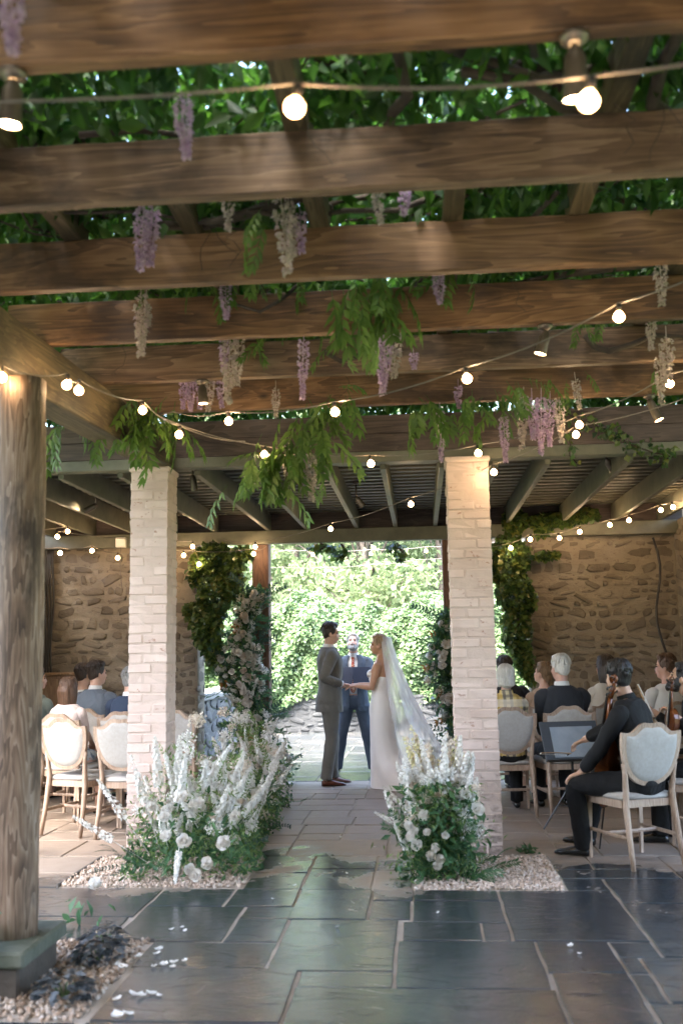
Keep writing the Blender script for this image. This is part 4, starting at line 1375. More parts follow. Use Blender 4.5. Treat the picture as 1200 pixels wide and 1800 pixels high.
BRONZE = vary('spot_housing', (.10, .08, .06), (.16, .13, .10), .4, 12, .1, .002, True, Metallic=.6)
BOXW = vary('white_box', (.62, .62, .6), (.7, .7, .68), .5)
bm_ = bmesh.new()
bmesh.ops.create_icosphere(bm_, subdivisions=2, radius=.026)
for v in bm_.verts:
    if v.co.z > .012:
        v.co.x *= .8; v.co.y *= .8; v.co.z *= 1.18
BME = bpy.data.meshes.new('bulb')
bm_.to_mesh(BME); bm_.free()
BME.polygons.foreach_set('use_smooth', [True] * len(BME.polygons))
BME.materials.append(BULB)
BMF = BME.copy(); BMF.materials.clear(); BMF.materials.append(BULB_F)
SME = MB().tube([(0, 0, .025), (0, 0, .057)], .0125, 8).mesh('socket', SOCK, True)

def strand(label, pts, bulbs, sag=.03, group='festoon string lights', far=False, drop=.062):
    """cable through points; bulbs are their own positions hanging just under the cable"""
    t = thing('string_light', label, 'string light', (0, 0, 0), 0, group)
    out = []
    for a, b in zip(pts[:-1], pts[1:]):
        a, b = Vector(a), Vector(b)
        for k in range(7):
            f = k / 7
            p = a.lerp(b, f)
            p.z -= sag * 4 * f * (1 - f)
            out.append(p)
    out.append(Vector(pts[-1]))
    MB().tube(out, .0042 if not far else .005, 5).build('cable', CABLE, t)
    for x, y, z in bulbs:
        b = link('bulb', BMF if far else BME, t, (x, y, z), (random.gauss(0, .1), random.gauss(0, .1), 0))
        link('socket', SME, b)
        MB().tube([(x, y, z + .05), (x, y, z + drop + .01)], .0028, 4).build('drop_wire', SOCK, t)
    return t
def over(bs, d=.062):
    return [(x, y, z + d) for x, y, z in bs]
b = [(-.27, 2.2, 2.81), (.43, 2.2, 2.78)]
strand('nearest string of round bulbs hanging under the front pergola beams', [(-1.35, 2.3, 2.96)] + over(b) + [(1.4, 2.2, 2.97)], b, .02)
b = [(.92, 4.3, 2.96), (.27, 4.9, 2.87), (-.46, 5.5, 2.87), (-1.18, 6.0, 2.96)]
strand('string of warm bulbs crossing the pergola diagonally from upper right to the left girder', [(1.5, 3.8, 3.12)] + over(b) + [(-1.6, 6.25, 3.10), (-2.0, 6.5, 3.18)], b)
b = [(-2.03, 4.55, 2.87), (-1.83, 4.9, 2.92), (-1.80, 5.0, 2.915), (-1.68, 5.8, 3.0), (-1.55, 6.2, 2.93)]
strand('string of warm bulbs beside the log post along the left girder', [(-2.15, 4.4, 2.95)] + over(b) + [(-1.2, 6.7, 2.98)], b)
b = [(-1.05, 6.6, 2.86), (-.32, 6.8, 2.81), (.44, 6.9, 2.88), (1.09, 6.5, 2.97), (1.54, 5.9, 3.07)]
strand('string of warm bulbs in front of the canopy beam, rising to the right', [(-1.7, 6.3, 3.08)] + over(b) + [(2.2, 5.3, 3.2)], b)
b = [(1.13, 6.9, 2.99), (.58, 7.35, 2.82), (-.06, 8.6, 2.78), (-.92, 10.2, 2.78), (-1.91, 11.3, 2.73)]
strand('string of warm bulbs running back under the joists towards the rear beam', [(1.9, 6.4, 3.15)] + over(b) + [(-2.3, 11.4, 2.84)], b)
b = [(-3.99, 10.6, 2.64), (-3.73, 10.9, 2.69), (-3.49, 11.1, 2.62), (-3.2, 11.25, 2.66), (-2.76, 11.3, 2.65), (-1.95, 11.42, 2.66)]
strand('string of warm bulbs along the tan wall behind the seated guests by the log post', [(-4.4, 10.3, 2.74)] + over(b) + [(-1.8, 11.45, 2.75)], b)
b = [(-3.91, 10.6, 2.88), (-3.95, 10.4, 2.80), (-2.63, 11.2, 2.74), (-2.6, 11.4, 2.55)]
strand('short string of bulbs in the corner by the white wall box', [(-4.4, 10.3, 2.9)] + over(b[:2]) + over(b[2:]) + [(-2.35, 11.45, 2.7)], b)
b = [(1.05, 11.3, 2.64), (1.24, 11.0, 2.7), (1.59, 11.2, 2.73), (1.77, 10.9, 2.76), (2.12, 11.0, 2.84), (2.29, 10.8, 2.86), (2.61, 10.7, 2.95), (2.69, 10.5, 2.95)]
strand('string of warm bulbs rising along the tan wall above the musicians', [(.7, 11.4, 2.66)] + over(b) + [(2.93, 10.4, 3.02)], b, .012)
b = [(-3.12, 17, 2.94), (-2.38, 17, 2.92), (-1.63, 17, 2.90), (-.86, 17, 2.93), (-.06, 17, 2.99)]
strand('farther garden string of bulbs beyond the terrace in front of the trees', [(-4.2, 17, 3.05)] + over(b) + [(.9, 17, 3.12), (2.6, 17, 3.2)], b, .02, 'garden string lights', True)
b = [(-2.3, 14, 2.94), (-1.53, 14, 2.89), (-.69, 14, 2.88), (.10, 14, 2.90)]
strand('nearer garden string of bulbs over the terrace outside the opening', [(-3.2, 14, 3.02)] + over(b) + [(1.0, 14, 3.0), (2.4, 14, 3.1)], b, .02, 'garden string lights', True)
for nm, x, y, l in (('light_pole', 2.6, 17, 'thin dark pole holding the farther garden string of bulbs at its right end'), ('light_pole', -4.2, 17, 'thin dark pole holding the farther garden string at its left end'),
                 ('light_pole', 2.4, 14, 'thin dark pole holding the nearer garden string at its right end'), ('light_pole', -3.2, 14, 'thin dark pole holding the nearer garden string at its left end')):
    tag(MB().tube([(x, y, 0), (x, y, 3.25)], .02, 8).build(nm, SOCK, None, True), l, 'pole')

def spot(label, x, y, ztop, drop, d, ln=.11, r=.032, group='small bronze spotlights'):
    """round canopy, stem, knuckle and can with a lit lens"""
    t = thing('spotlight', label, 'spotlight', (x, y, ztop), 0, group)
    MB().tube([(0, 0, 0), (0, 0, -.012), (0, 0, -.03)], [.042, .042, .014], 14).build('canopy_plate', BRONZE, t, True)
    MB().tube([(0, 0, -.025), (0, 0, -drop)], .009, 8).build('stem', BRONZE, t, True)
    D = Vector(d).normalized()
    p0 = Vector((0, 0, -drop))
    mb = MB().ell(p0, .017, 8, 6)
    mb.tube([p0 - D * .01, p0 + D * .012, p0 + D * .02, p0 + D * ln], [r * .5, r * .82, r * .9, r], 14, cap=False)
    mb.build('can', BRONZE, t, True)
    c = p0 + D * (ln - .018)
    MB().tube([c, c + D * .004], r * .93, 14).build('lens', LAMP, t)
    return t
spot('bronze spotlight pointing down under the beam left of centre, left of the hanging wisteria', -1.34, 5.5 + .45, 3.219, .04, (.05, .05, -1))
spot('bronze spotlight pointing down on a bent stem under the beam right of centre', .71, 5.15, 3.219, .05, (-.3, .1, -1))
spot('large blurred spotlight hanging from the front beam by the top right bulb', .48, 2.61, 3.219, .05, (0, .25, -1), .13, .036)
spot('blurred spotlight hanging from the front beam at the left photo edge', -1.16, 2.61, 3.219, .04, (-.1, .1, -1), .12, .034)
spot('tilted spotlight under the pergola beam at the right photo edge', 1.62, 6.76, 3.219, .04, (.35, -.1, -.9), .15)
spot('small spotlight under the canopy joists above the guests by the log post', -3.22, 9.5, 3.155, .16, (-.85, -.2, -.5), .12)
spot('spotlight under the joists just right of the pillar by the log post', -2.0, 8.5, 3.155, .08, (.1, .25, -1), .13)
spot('spotlight under the joists above the groom', -.6, 9.5, 3.155, .16, (.55, .3, -.7), .11)
spot('spotlight on the joist above the tan wall on the musicians side', 1.62, 8.4, 3.155, .07, (.6, .5, -.8), .11)

t = thing('wall_box', 'square white electrical box on the wall top near the corner string bulbs', 'electrical box', (-3.56, 11.44, 2.84))
MB().box(-.06, .06, -.03, .035, -.06, .06, .006).build('box_cover', BOXW, t)
MB().tube([(0, 0, -.05), (-.01, .01, -.3), (.02, .02, -.6)], .004, 5).build('cord', CABLE, t)
pts = [(2.93 + .03 * math.sin(k * 1.3), 10.4 + .02 * math.sin(k), 3.0 - .15 * k) for k in range(14)]
tag(MB().tube(pts, .008, 6).build('power_cable', BOXW, None, True), 'pale power cable hanging down the side wall by the musicians', 'cable')
pts = [(2.72 + .05 * math.sin(k * .8) + .006 * k, 11.60, 2.75 - .16 * k) for k in range(17)]
tag(MB().tube(pts, .014, 6).build('dark_conduit', SOCK, None, True), 'dark conduit line running down the tan wall near its right corner', 'conduit')
mb = MB()
for q in range(5):
    mb.tube([(-4.55 + .028 * q + .014 * math.sin(k * .9 + q), 11.58, 2.85 - .16 * k) for k in range(14)], .012, 5)
tag(mb.build('cable_bundle', SOCK, None, True), 'bundle of dark cables hanging down the wall corner beside the log post', 'cables')
CAB = wood('cabinet_wood', (.16, .09, .045), (.30, .18, .09), (.38, .25, .14), 2, 1, .5, .2)
t = thing('wooden_cabinet', 'small brown wooden cabinet against the wall behind the dark haired guest', 'cabinet', (-4.15, 11.3, 0))
MB().box(-.30, .30, -.2, .25, 0, 1.28, .008).build('carcass', CAB, t)
MB().box(-.33, .33, -.23, .26, 1.28, 1.31, .006).build('top', CAB, t)
MB().box(-.28, -.01, -.215, -.2, .06, 1.24, .006).build('door', CAB, t)
MB().box(.01, .28, -.215, -.2, .06, 1.24, .006).build('door', CAB, t)

# ------------------------------------------------------------------ chairs
CHW = wood('limed_chair_wood', (.22, .145, .10), (.36, .26, .19), (.46, .35, .27), 2, 2.2, .6, .12, .2)
FAB = vary('pale_linen', (.335, .315, .29), (.39, .37, .345), .85, 40, .25, .002, True, (1, 1, 1), .2, 400)
def shield(k):
    """outline of the chair back in x,z; k insets it"""
    pts = []
    for i in range(25):                                  # crest, left to right
        u = -1 + 2 * i / 24
        z = .905 + .075 * (math.cos(u * PI) * .5 + .5) - .01 * math.cos(u * 3 * PI)
        pts.append((u * .238, z))
    side = [(.240, .86), (.236, .80), (.222, .73), (.198, .665), (.163, .61), (.115, .57), (.06, .548)]
    pts += side + [(0, .542)] + [(-x, z) for x, z in reversed(side)]
    f = 1 - k / .24
    return [(x * f, .752 + (z - .752) * (f - .004)) for x, z in pts]
def lean(x, z):
    return (x, -.215 - .17 * max(0, z - .5) - .05 * (1 - (x / .25) ** 2) * 0, z)
def chair_proto():
    P = {}
    o0, o1 = shield(0), shield(.034)
    mb = MB()
    n = len(o0)
    rings = []
    for k, (ou, dy) in enumerate(((o0, -.014), (o0, .014), (o1, .016), (o1, -.016))):
        rings.append([Vector(lean(x, z)) + Vector((0, dy, 0)) for x, z in ou])
    vs = [p for r in rings for p in r]
    fs = [(i % n + a * n, (i + 1) % n + a * n, (i + 1) % n + ((a + 1) % 4) * n, i % n + ((a + 1) % 4) * n) for a in range(4) for i in range(n)]
    mb.add(vs, fs)
    P['back_frame'] = mb.mesh('back_frame', CHW, False)
    mb = MB()
    ri = []
    for k, dy in ((1.0, -.012), (.95, -.020), (.8, -.027), (.4, -.030)):
        ri.append([Vector(lean(x * k, .76 + (z - .76) * k)) + Vector((0, dy, 0)) for x, z in shield(.030)])
    rf = [[p + Vector((0, -2 * (p.y - lean(p.x, p.z)[1]), 0)) for p in r] for r in reversed(ri)]
    mb.loft(list(reversed(ri)) , cap=False)
    mb.loft(list(reversed(rf)), cap=False)
    for r, flip in ((ri[-1], 1), (rf[0], 0)):
        c = Vector((0, 0, 0))
        for p in r: c += p
        c /= len(r)
        mb.add([c] + list(r), [(0, 1 + i, 1 + (i + 1) % n) for i in range(n)])
    P['backrest'] = mb.mesh('backrest', FAB, True)
    mb = MB()
    def seat_ring(k, z):
        pts = [(-.215 + k, -.21 + k), (.215 - k, -.21 + k), (.245 - k, .19), (.235 - k, .225 - k), (.12, .245 - k), (0, .25 - k), (-.12, .245 - k), (-.235 + k, .225 - k), (-.245 + k, .19)]
        return [(x, y, z) for x, y in pts]
    mb.loft([seat_ring(.0, .40), seat_ring(0, .45)])
    P['seat_frame'] = mb.mesh('seat_frame', CHW)
    mb = MB().loft([seat_ring(.006, .451), seat_ring(-.002, .466), seat_ring(.008, .486), seat_ring(.05, .497), seat_ring(.12, .500)])
    P['seat'] = mb.mesh('seat', FAB, True)
    for i, s in enumerate((-1, 1)):
        P['rear%d' % i] = MB().tube([(s * .205, -.292, 0), (s * .198, -.255, .2), (s * .192, -.222, .42), (s * .186, -.222, .50), (s * .196, -.238, .63), (s * .214, -.247, .70)],
                                    [(.016, .018), (.019, .022), (.022, .026), (.021, .024), (.018, .018), (.012, .014)], 8, side=(1, 0, 0)).mesh('leg', CHW, True)
        P['front%d' % i] = MB().tube([(s * .215, .215, 0), (s * .215, .21, .2), (s * .213, .205, .40)], [(.015, .015), (.018, .018), (.024, .024)], 4, side=(1, 1, 0)).mesh('leg', CHW)
        P['str%d' % i] = MB().tube([(s * .200, -.25, .205), (s * .213, .205, .205)], [(.010, .014)] * 2, 6, side=(1, 0, 0)).mesh('stretcher', CHW)
    P['str2'] = MB().tube([(-.206, 0, .205), (.206, 0, .205)], [(.010, .014)] * 2, 6, side=(0, 1, 0)).mesh('stretcher', CHW)
    return P
CP = chair_proto()
def chair(label, x, y, rz, group='shield back dining chairs'):
    t = thing('shield_back_chair', label, 'chair', (x, y, 0), rz, group)
    for k, me in CP.items():
        link(me.name.split('.')[0], me, t)
    return t
# ------------------------------------------------------------------ string players' things
BLACK = vary('black_metal', (.012, .012, .012), (.02, .02, .02), .4)
PAPER = vary('sheet_music', (.20, .23, .26), (.27, .30, .33), .7)
VARN = vary('violin_varnish', (.10, .028, .008), (.18, .055, .014), .2, 5, .05, .001, True, (1, 1, .25))
EBONY = vary('ebony', (.01, .008, .007), (.02, .016, .014), .3)
BOWW = vary('bow_stick', (.30, .16, .07), (.42, .26, .13), .4)
HAIRW = vary('bow_hair', (.6, .57, .5), (.7, .66, .6), .6)
def viol_outline():
    h = [(0, 0), (.35, .004), (.70, .03), (.93, .10), (1.0, .2), (.95, .30), (.80, .365), (.70, .385), (.60, .43), (.56, .50), (.60, .56), (.68, .60), (.70, .615), (.76, .66), (.80, .74), (.75, .84), (.6, .92), (.38, .975), (.15, .995)]
    r = [(x, z) for x, z in h]
    return r + [(0, 1.0)] + [(-x, z) for x, z in reversed(h[1:])]
def bowed(name, label, cat, loc, q, body, half, rib, neck):
    """violin family: origin at the tail, body along +Z, front towards -Y"""
    t = thing(name, label, cat, loc)
    t.rotation_mode = 'QUATERNION'
    t.rotation_quaternion = q
    o = [(x * half, z * body) for x, z in viol_outline()]
    def sc(k):
        return [(x * k, body * .5 + (z - body * .5) * (1 - (1 - k) * half / body * 1.6)) for x, z in o]
    def ring(k, y):
        return [(x, y, z) for x, z in sc(k)]
    MB().loft([ring(.97, -rib / 2), ring(.97, rib / 2)]).build('ribs', VARN, t)
    MB().loft([ring(1.02, -rib / 2 + .001), ring(1.02, -rib / 2 - .003), ring(.9, -rib / 2 - .006), ring(.5, -rib / 2 - half * .10)]).build('front_plate', VARN, t, True)
    MB().loft([ring(1.02, rib / 2 - .001), ring(1.02, rib / 2 + .003), ring(.9, rib / 2 + .006), ring(.5, rib / 2 + half * .10)]).build('back_plate', VARN, t, True)
    top = body + neck
    s = half / .1
    MB().tube([(0, -rib * .35, body * .93), (0, -rib * .45, top)], [(.016 * s, .012 * s), (.012 * s, .010 * s)], 8, side=(1, 0, 0)).build('neck', VARN, t, True)
    MB().loft([[(-.02 * s, -rib / 2 - half * .16, body * .66), (.02 * s, -rib / 2 - half * .16, body * .66), (.018 * s, -rib / 2 - half * .22, body * .66), (-.018 * s, -rib / 2 - half * .22, body * .66)],
               [(-.011 * s, -rib * .45 - .010 * s, top), (.011 * s, -rib * .45 - .010 * s, top), (.011 * s, -rib * .45 - .016 * s, top), (-.011 * s, -rib * .45 - .016 * s, top)]]).build('fingerboard', EBONY, t)
    mb = MB().tube([(0, -rib * .45, top), (0, -rib * .35, top + .035 * s), (0, -rib * .2, top + .07 * s)], [.012 * s, .011 * s, .009 * s], 8)
    sp = []
    for k in range(15):
        a = k * .62
        r = .021 * s * (1 - k / 17)
        sp.append((0, -rib * .2 - .006 * s + r * math.sin(a) * -1, top + .088 * s - r * math.cos(a)))
    mb.tube(sp, [(.010 * s, .005 * s)] * 15, 6, side=(1, 0, 0))
    mb.build('scroll', VARN, t, True)
    for k in range(4):
        z = top + (.015 + .014 * k) * s
        sgn = 1 if k % 2 else -1
        o_ = MB().tube([(-.012 * s * sgn, -rib * .36, z), (.034 * s * sgn, -rib * .36, z)], [.003 * s, .004 * s], 6)
        o_.ell((.042 * s * sgn, -rib * .36, z), (.010 * s, .004 * s, .008 * s), 6, 4)
        o_.build('tuning_peg', EBONY, t, True)
    MB().box(-.022 * s, .022 * s, -rib / 2 - half * .26, -rib / 2 - half * .08, body * .44, body * .455, .001).build('bridge', BOWW, t)
    MB().loft([[(-.022 * s, -rib / 2 - half * .14, body * .32), (.022 * s, -rib / 2 - half * .14, body * .32), (.02 * s, -rib / 2 - half * .18, body * .32), (-.02 * s, -rib / 2 - half * .18, body * .32)],
               [(-.009 * s, -rib / 2 - half * .08, 0.01), (.009 * s, -rib / 2 - half * .08, 0.01), (.009 * s, -rib / 2 - half * .13, 0.01), (-.009 * s, -rib / 2 - half * .13, 0.01)]]).build('tailpiece', EBONY, t)
    for k in range(4):
        x = (-.009 + .006 * k) * s
        MB().tube([(x, -rib / 2 - half * .18, body * .3), (x, -rib / 2 - half * .27, body * .45), (x * .6, -rib * .45 - .018 * s, top)], .0008 * max(1, s * .7), 4).build('string', HAIRW, t)
    return t
def bow(label, a, b):
    a, b = Vector(a), Vector(b)
    t = thing('violin_bow', label, 'bow', a)
    d = b - a
    u = d.orthogonal().normalized()
    MB().tube([(0, 0, 0), d * .5 - u * .008, d], [.005, .0045, .003], 6).build('stick', BOWW, t, True)
    MB().tube([u * .022, d + u * .014], [(.004, .0015)] * 2, 4).build('bow_hair', HAIRW, t)
    MB().tube([u * .002 + d * .06, u * .022 + d * .06], .007, 6).build('frog', EBONY, t)
    MB().tube([d, d + u * .016], .004, 5).build('tip', HAIRW, t)
    return t
def music_stand(label, x, y, rz, h, tilt):
    t = thing('music_stand', label, 'music stand', (x, y, 0), rz)
    MB().tube([(0, 0, .22), (0, 0, h)], .011, 8).build('pole', BLACK, t)
    for k in range(3):
        a = 2 * PI * k / 3 + .5
        MB().tube([(0, 0, .42), (.26 * math.cos(a), .26 * math.sin(a), .012)], .008, 6).build('leg', BLACK, t)
        MB().tube([(0, 0, .20), (.13 * math.cos(a), .13 * math.sin(a), .215)], .005, 5).build('leg_brace', BLACK, t)
    mb = MB().box(-.25, .25, -.012, .004, -.16, .18, .004)
    mb.box(-.25, .25, -.06, -.012, -.16, -.15, .002)
    d = mb.build('desk', BLACK, t)
    d.location = (0, 0, h)
    d.rotation_euler = (-tilt, 0, 0)
    p = MB().box(-.17, .20, -.018, -.0125, -.13, .13, .001).build('sheet', PAPER, d)
    return t
# ------------------------------------------------------------------ people
def skin_mat(name, a, b):
    m, t = new_mat(name)
    v = coords(t, 'Object')
    c = ramp(t, noise(t, v, 14, 3, .5), [(.3, a), (.7, b)])
    p = finish(t, c, .5, None, .35)
    p.inputs['Subsurface Weight'].default_value = .12
    p.inputs['Subsurface Radius'].default_value = (.02, .008, .004)
    return m
SK_FAIR = skin_mat('fair_skin', (.56, .34, .25), (.63, .40, .31))
SK_TAN = skin_mat('tanned_skin', (.48, .26, .16), (.55, .31, .20))
SK_RUDDY = skin_mat('ruddy_skin', (.54, .30, .23), (.62, .37, .29))
SK_BROWN = skin_mat('light_brown_skin', (.42, .25, .17), (.50, .31, .22))
def hair_mat(name, a, b):
    m, t = new_mat(name)
    v = coords(t, 'Object', (70, 70, 7))
    n1 = noise(t, v, 1.0, 4, .6, .4)
    finish(t, ramp(t, n1, [(.3, a), (.7, b)]), .42, bump(t, n1, .8, .012), .4)
    return m
H_DARK = hair_mat('dark_brown_hair', (.018, .011, .008), (.05, .032, .022))
H_BLACK = hair_mat('black_hair', (.006, .005, .005), (.018, .015, .014))
H_BROWN = hair_mat('brown_hair', (.06, .03, .016), (.14, .075, .045))
H_LIGHTB = hair_mat('light_brown_hair', (.13, .075, .04), (.28, .18, .10))
H_BLOND = hair_mat('blond_hair', (.22, .13, .065), (.45, .31, .18))
H_WHITE = hair_mat('white_hair', (.50, .48, .44), (.72, .70, .66))
H_GREY = hair_mat('grey_hair', (.16, .155, .15), (.36, .35, .34))
def cloth(name, a, b, rough=.85, wr=.5, weave=260, sheen=.05):
    m, t = new_mat(name)
    v = coords(t, 'Object', (1, 1, .6))
    n1 = noise(t, v, 9, 3, .5, .8)
    n2 = noise(t, v, weave, 2, .5)
    h = math_n(t, 'ADD', math_n(t, 'MULTIPLY', n1, 1.0), math_n(t, 'MULTIPLY', n2, .05))
    c = ramp(t, math_n(t, 'ADD', math_n(t, 'MULTIPLY', n1, .6), math_n(t, 'MULTIPLY', n2, .4)), [(.3, a), (.7, b)])
    p = finish(t, c, rough, bump(t, h, wr, .05), .3)
    p.inputs['Sheen Weight'].default_value = sheen
    return m
C_GROOM = cloth('grey_green_suit', (.105, .10, .088), (.15, .143, .125))
C_NAVY = cloth('slate_blue_suit', (.045, .06, .085), (.075, .095, .125))
C_BLUEG = cloth('blue_grey_suit', (.10, .125, .16), (.15, .175, .21))
C_DNAVY = cloth('navy_suit', (.022, .035, .065), (.035, .052, .09))
C_BLACK = cloth('black_cloth', (.004, .004, .0045), (.008, .008, .0085), sheen=0)
C_CHAR = cloth('charcoal_suit', (.014, .016, .021), (.026, .028, .034))
C_WHITE = cloth('white_shirt', (.66, .65, .64), (.74, .73, .72), .8, .2)
C_PINK = cloth('pale_pink_top', (.58, .45, .42), (.66, .54, .50))
C_SAGE = cloth('grey_green_dress', (.14, .17, .15), (.20, .23, .20))
C_FLORAL = None
C_CREAM = cloth('cream_sweater', (.52, .46, .39), (.60, .54, .46))
C_TAN = cloth('tan_blouse', (.30, .20, .14), (.40, .28, .20))
C_SATIN = cloth('white_satin', (.78, .74, .705), (.82, .78, .75), .33, .22, 400, .3)
SHOE_BR = vary('brown_leather', (.075, .022, .014), (.13, .04, .022), .22)
SHOE_BK = vary('black_leather', (.008, .008, .009), (.015, .015, .016), .2)
EYE = vary('eye', (.02, .014, .01), (.03, .02, .016), .2)
LIP = vary('lip', (.36, .14, .11), (.42, .18, .14), .5)
def pattern_mat(name, kind):
    m, t = new_mat(name)
    v = coords(t, 'Object')
    if kind == 'plaid':
        w = []
        for d, s in (('X', 15), ('Z', 15), ('X', 5), ('Z', 5)):
            n = N(t, 'ShaderNodeTexWave')
            n.bands_direction = d
            n.inputs['Scale'].default_value = s * .32
            n.inputs['Distortion'].default_value = .6
            n.inputs['Detail Scale'].default_value = 1.5
            L(t, v, n.inputs[0])
            w.append(n.outputs[1])
        c = mixc(t, math_n(t, 'GREATER_THAN', w[0], .6), (.55, .46, .28), (.20, .17, .13))
        c = mixc(t, math_n(t, 'MULTIPLY', math_n(t, 'GREATER_THAN', w[1], .6), .6), c, (.12, .10, .09))
        c = mixc(t, math_n(t, 'MULTIPLY', math_n(t, 'GREATER_THAN', w[2], .55), .55), c, (.62, .40, .06))
        c = mixc(t, math_n(t, 'MULTIPLY', math_n(t, 'GREATER_THAN', w[3], .72), .6), c, (.70, .62, .50))
    elif kind == 'tie':
        n1 = noise(t, v, 38, 3, .5, 1)
        c = ramp(t, n1, [(.36, (.70, .50, .30)), (.42, (.36, .02, .015)), (.56, (.28, .012, .012)), (.60, (.75, .66, .45)), (.66, (.06, .03, .03))])
    else:
        n1 = noise(t, v, 16, 3, .5, .5)
        c = ramp(t, n1, [(.38, (.16, .19, .24)), (.45, (.46, .48, .50)), (.60, (.52, .53, .54)), (.66, (.50, .28, .22))])
    finish(t, c, .8, bump(t, noise(t, v, 9, 3), .3, .04), .2)
    return m
C_PLAID = pattern_mat('yellow_plaid', 'plaid')
C_TIE = pattern_mat('red_patterned_tie', 'tie')
C_FLORAL = pattern_mat('floral_dress', 'floral')
def veil_mat():
    m, t = new_mat('bridal_tulle')
    v = coords(t, 'Object')
    n1 = noise(t, coords(t, 'Object', (9, 9, .8)), 1.0, 3, .5)
    a = N(t, 'ShaderNodeBsdfTransparent')
    d = N(t, 'ShaderNodeBsdfDiffuse')
    d.inputs[0].default_value = (.90, .88, .87, 1)
    tr = N(t, 'ShaderNodeBsdfTranslucent')
    tr.inputs[0].default_value = (.90, .88, .87, 1)
    mx = N(t, 'ShaderNodeMixShader')
    mx.inputs[0].default_value = .5
    L(t, d.outputs[0], mx.inputs[1]); L(t, tr.outputs[0], mx.inputs[2])
    m2 = N(t, 'ShaderNodeMixShader')
    L(t, ramp(t, n1, [(.35, (.34, .34, .34)), (.65, (.62, .62, .62))]), m2.inputs[0])
    L(t, a.outputs[0], m2.inputs[1]); L(t, mx.outputs[0], m2.inputs[2])
    o = N(t, 'ShaderNodeOutputMaterial')
    L(t, m2.outputs[0], o.inputs[0])
    return m
TULLE = veil_mat()

REMESH = []
def remesh(o, vox, it=4):
    m = o.modifiers.new('remesh', 'REMESH')
    m.mode = 'VOXEL'
    m.voxel_size = vox
    m.use_smooth_shade = True
    s = o.modifiers.new('smooth', 'SMOOTH')
    s.iterations = it
    s.factor = .5
    REMESH.append(o)

def ik(a, c, l1, l2, pole):
    """elbow or knee between a and c, bent towards the pole direction; returns joint, reachable end"""
    a, c = Vector(a), Vector(c)
    d = c - a
    L_ = min(d.length, (l1 + l2) * .998)
    d = d.normalized()
    x = (l1 * l1 - l2 * l2 + L_ * L_) / (2 * L_)
    h = math.sqrt(max(0, l1 * l1 - x * x))
    p = Vector(pole)
    p = (p - d * p.dot(d)).normalized()
    return a + d * x + p * h, a + d * L_

def locks(style, hm, P, Hh, HR):
    """separate locks lying over the scalp, combed from the crown"""
    m = MB()
    nl = 150 if style in ('short', 'wavy') else 120
    for q in range(nl):
        az = random.uniform(-PI, PI)                       # 0 = face side
        if style in ('long', 'straight', 'half_up', 'bob'):
            if abs(az) < .75:
                continue
            drop = {'long': .34, 'straight': .27, 'half_up': .32, 'bob': .03}[style]
        else:
            drop = 0
        tmax = 1.12 if abs(az) < .8 else (1.75 if abs(az) < 1.7 else 2.15)
        t0 = random.uniform(.05, .8) if not drop else random.uniform(.05, .5)
        t1 = min(tmax, t0 + random.uniform(.5, 1.0)) if not drop else tmax
        pts = []
        wv = random.uniform(-.12, .12) * (2.2 if style == 'wavy' else 1)
        off = random.uniform(1.0, 1.045)
        for i in range(6):
            th = t0 + (t1 - t0) * i / 5
            a = az + wv * math.sin(i * 1.2)
            pts.append(Hh((.0845 * off * math.sin(th) * math.sin(a), -.022 + .0985 * off * math.sin(th) * math.cos(a), .040 + .1025 * off * math.cos(th))))
        if drop:
            for k in (.35, .7, 1.0):
                a = az
                pts.append(Hh((.093 * math.sin(a) * (1 - .3 * k), -.05 + .07 * math.cos(a) - .012 * k, -.06 - drop * .8 * k * random.uniform(.85, 1.05))))
        n_ = len(pts)
        r = random.uniform(.0035, .0065)
        m.tube(pts, [r * (.6 + 1.2 * math.sin(PI * min(.98, (i + .4) / n_))) for i in range(n_)], 4)
    m.build('hair_locks', hm, P, True)
    return m

FOLDS = bpy.data.textures.new('cloth_folds', 'CLOUDS')
FOLDS.noise_scale = .13
FOLDS.noise_depth = 2
def creases(o, lev=1, st=.019):
    s = o.modifiers.new('sub', 'SUBSURF')
    s.levels = s.render_levels = lev
    d = o.modifiers.new('folds', 'DISPLACE')
    d.texture = FOLDS
    d.texture_coords = 'LOCAL'
    d.strength = st
    d.mid_level = .32
    REMESH.append(o)

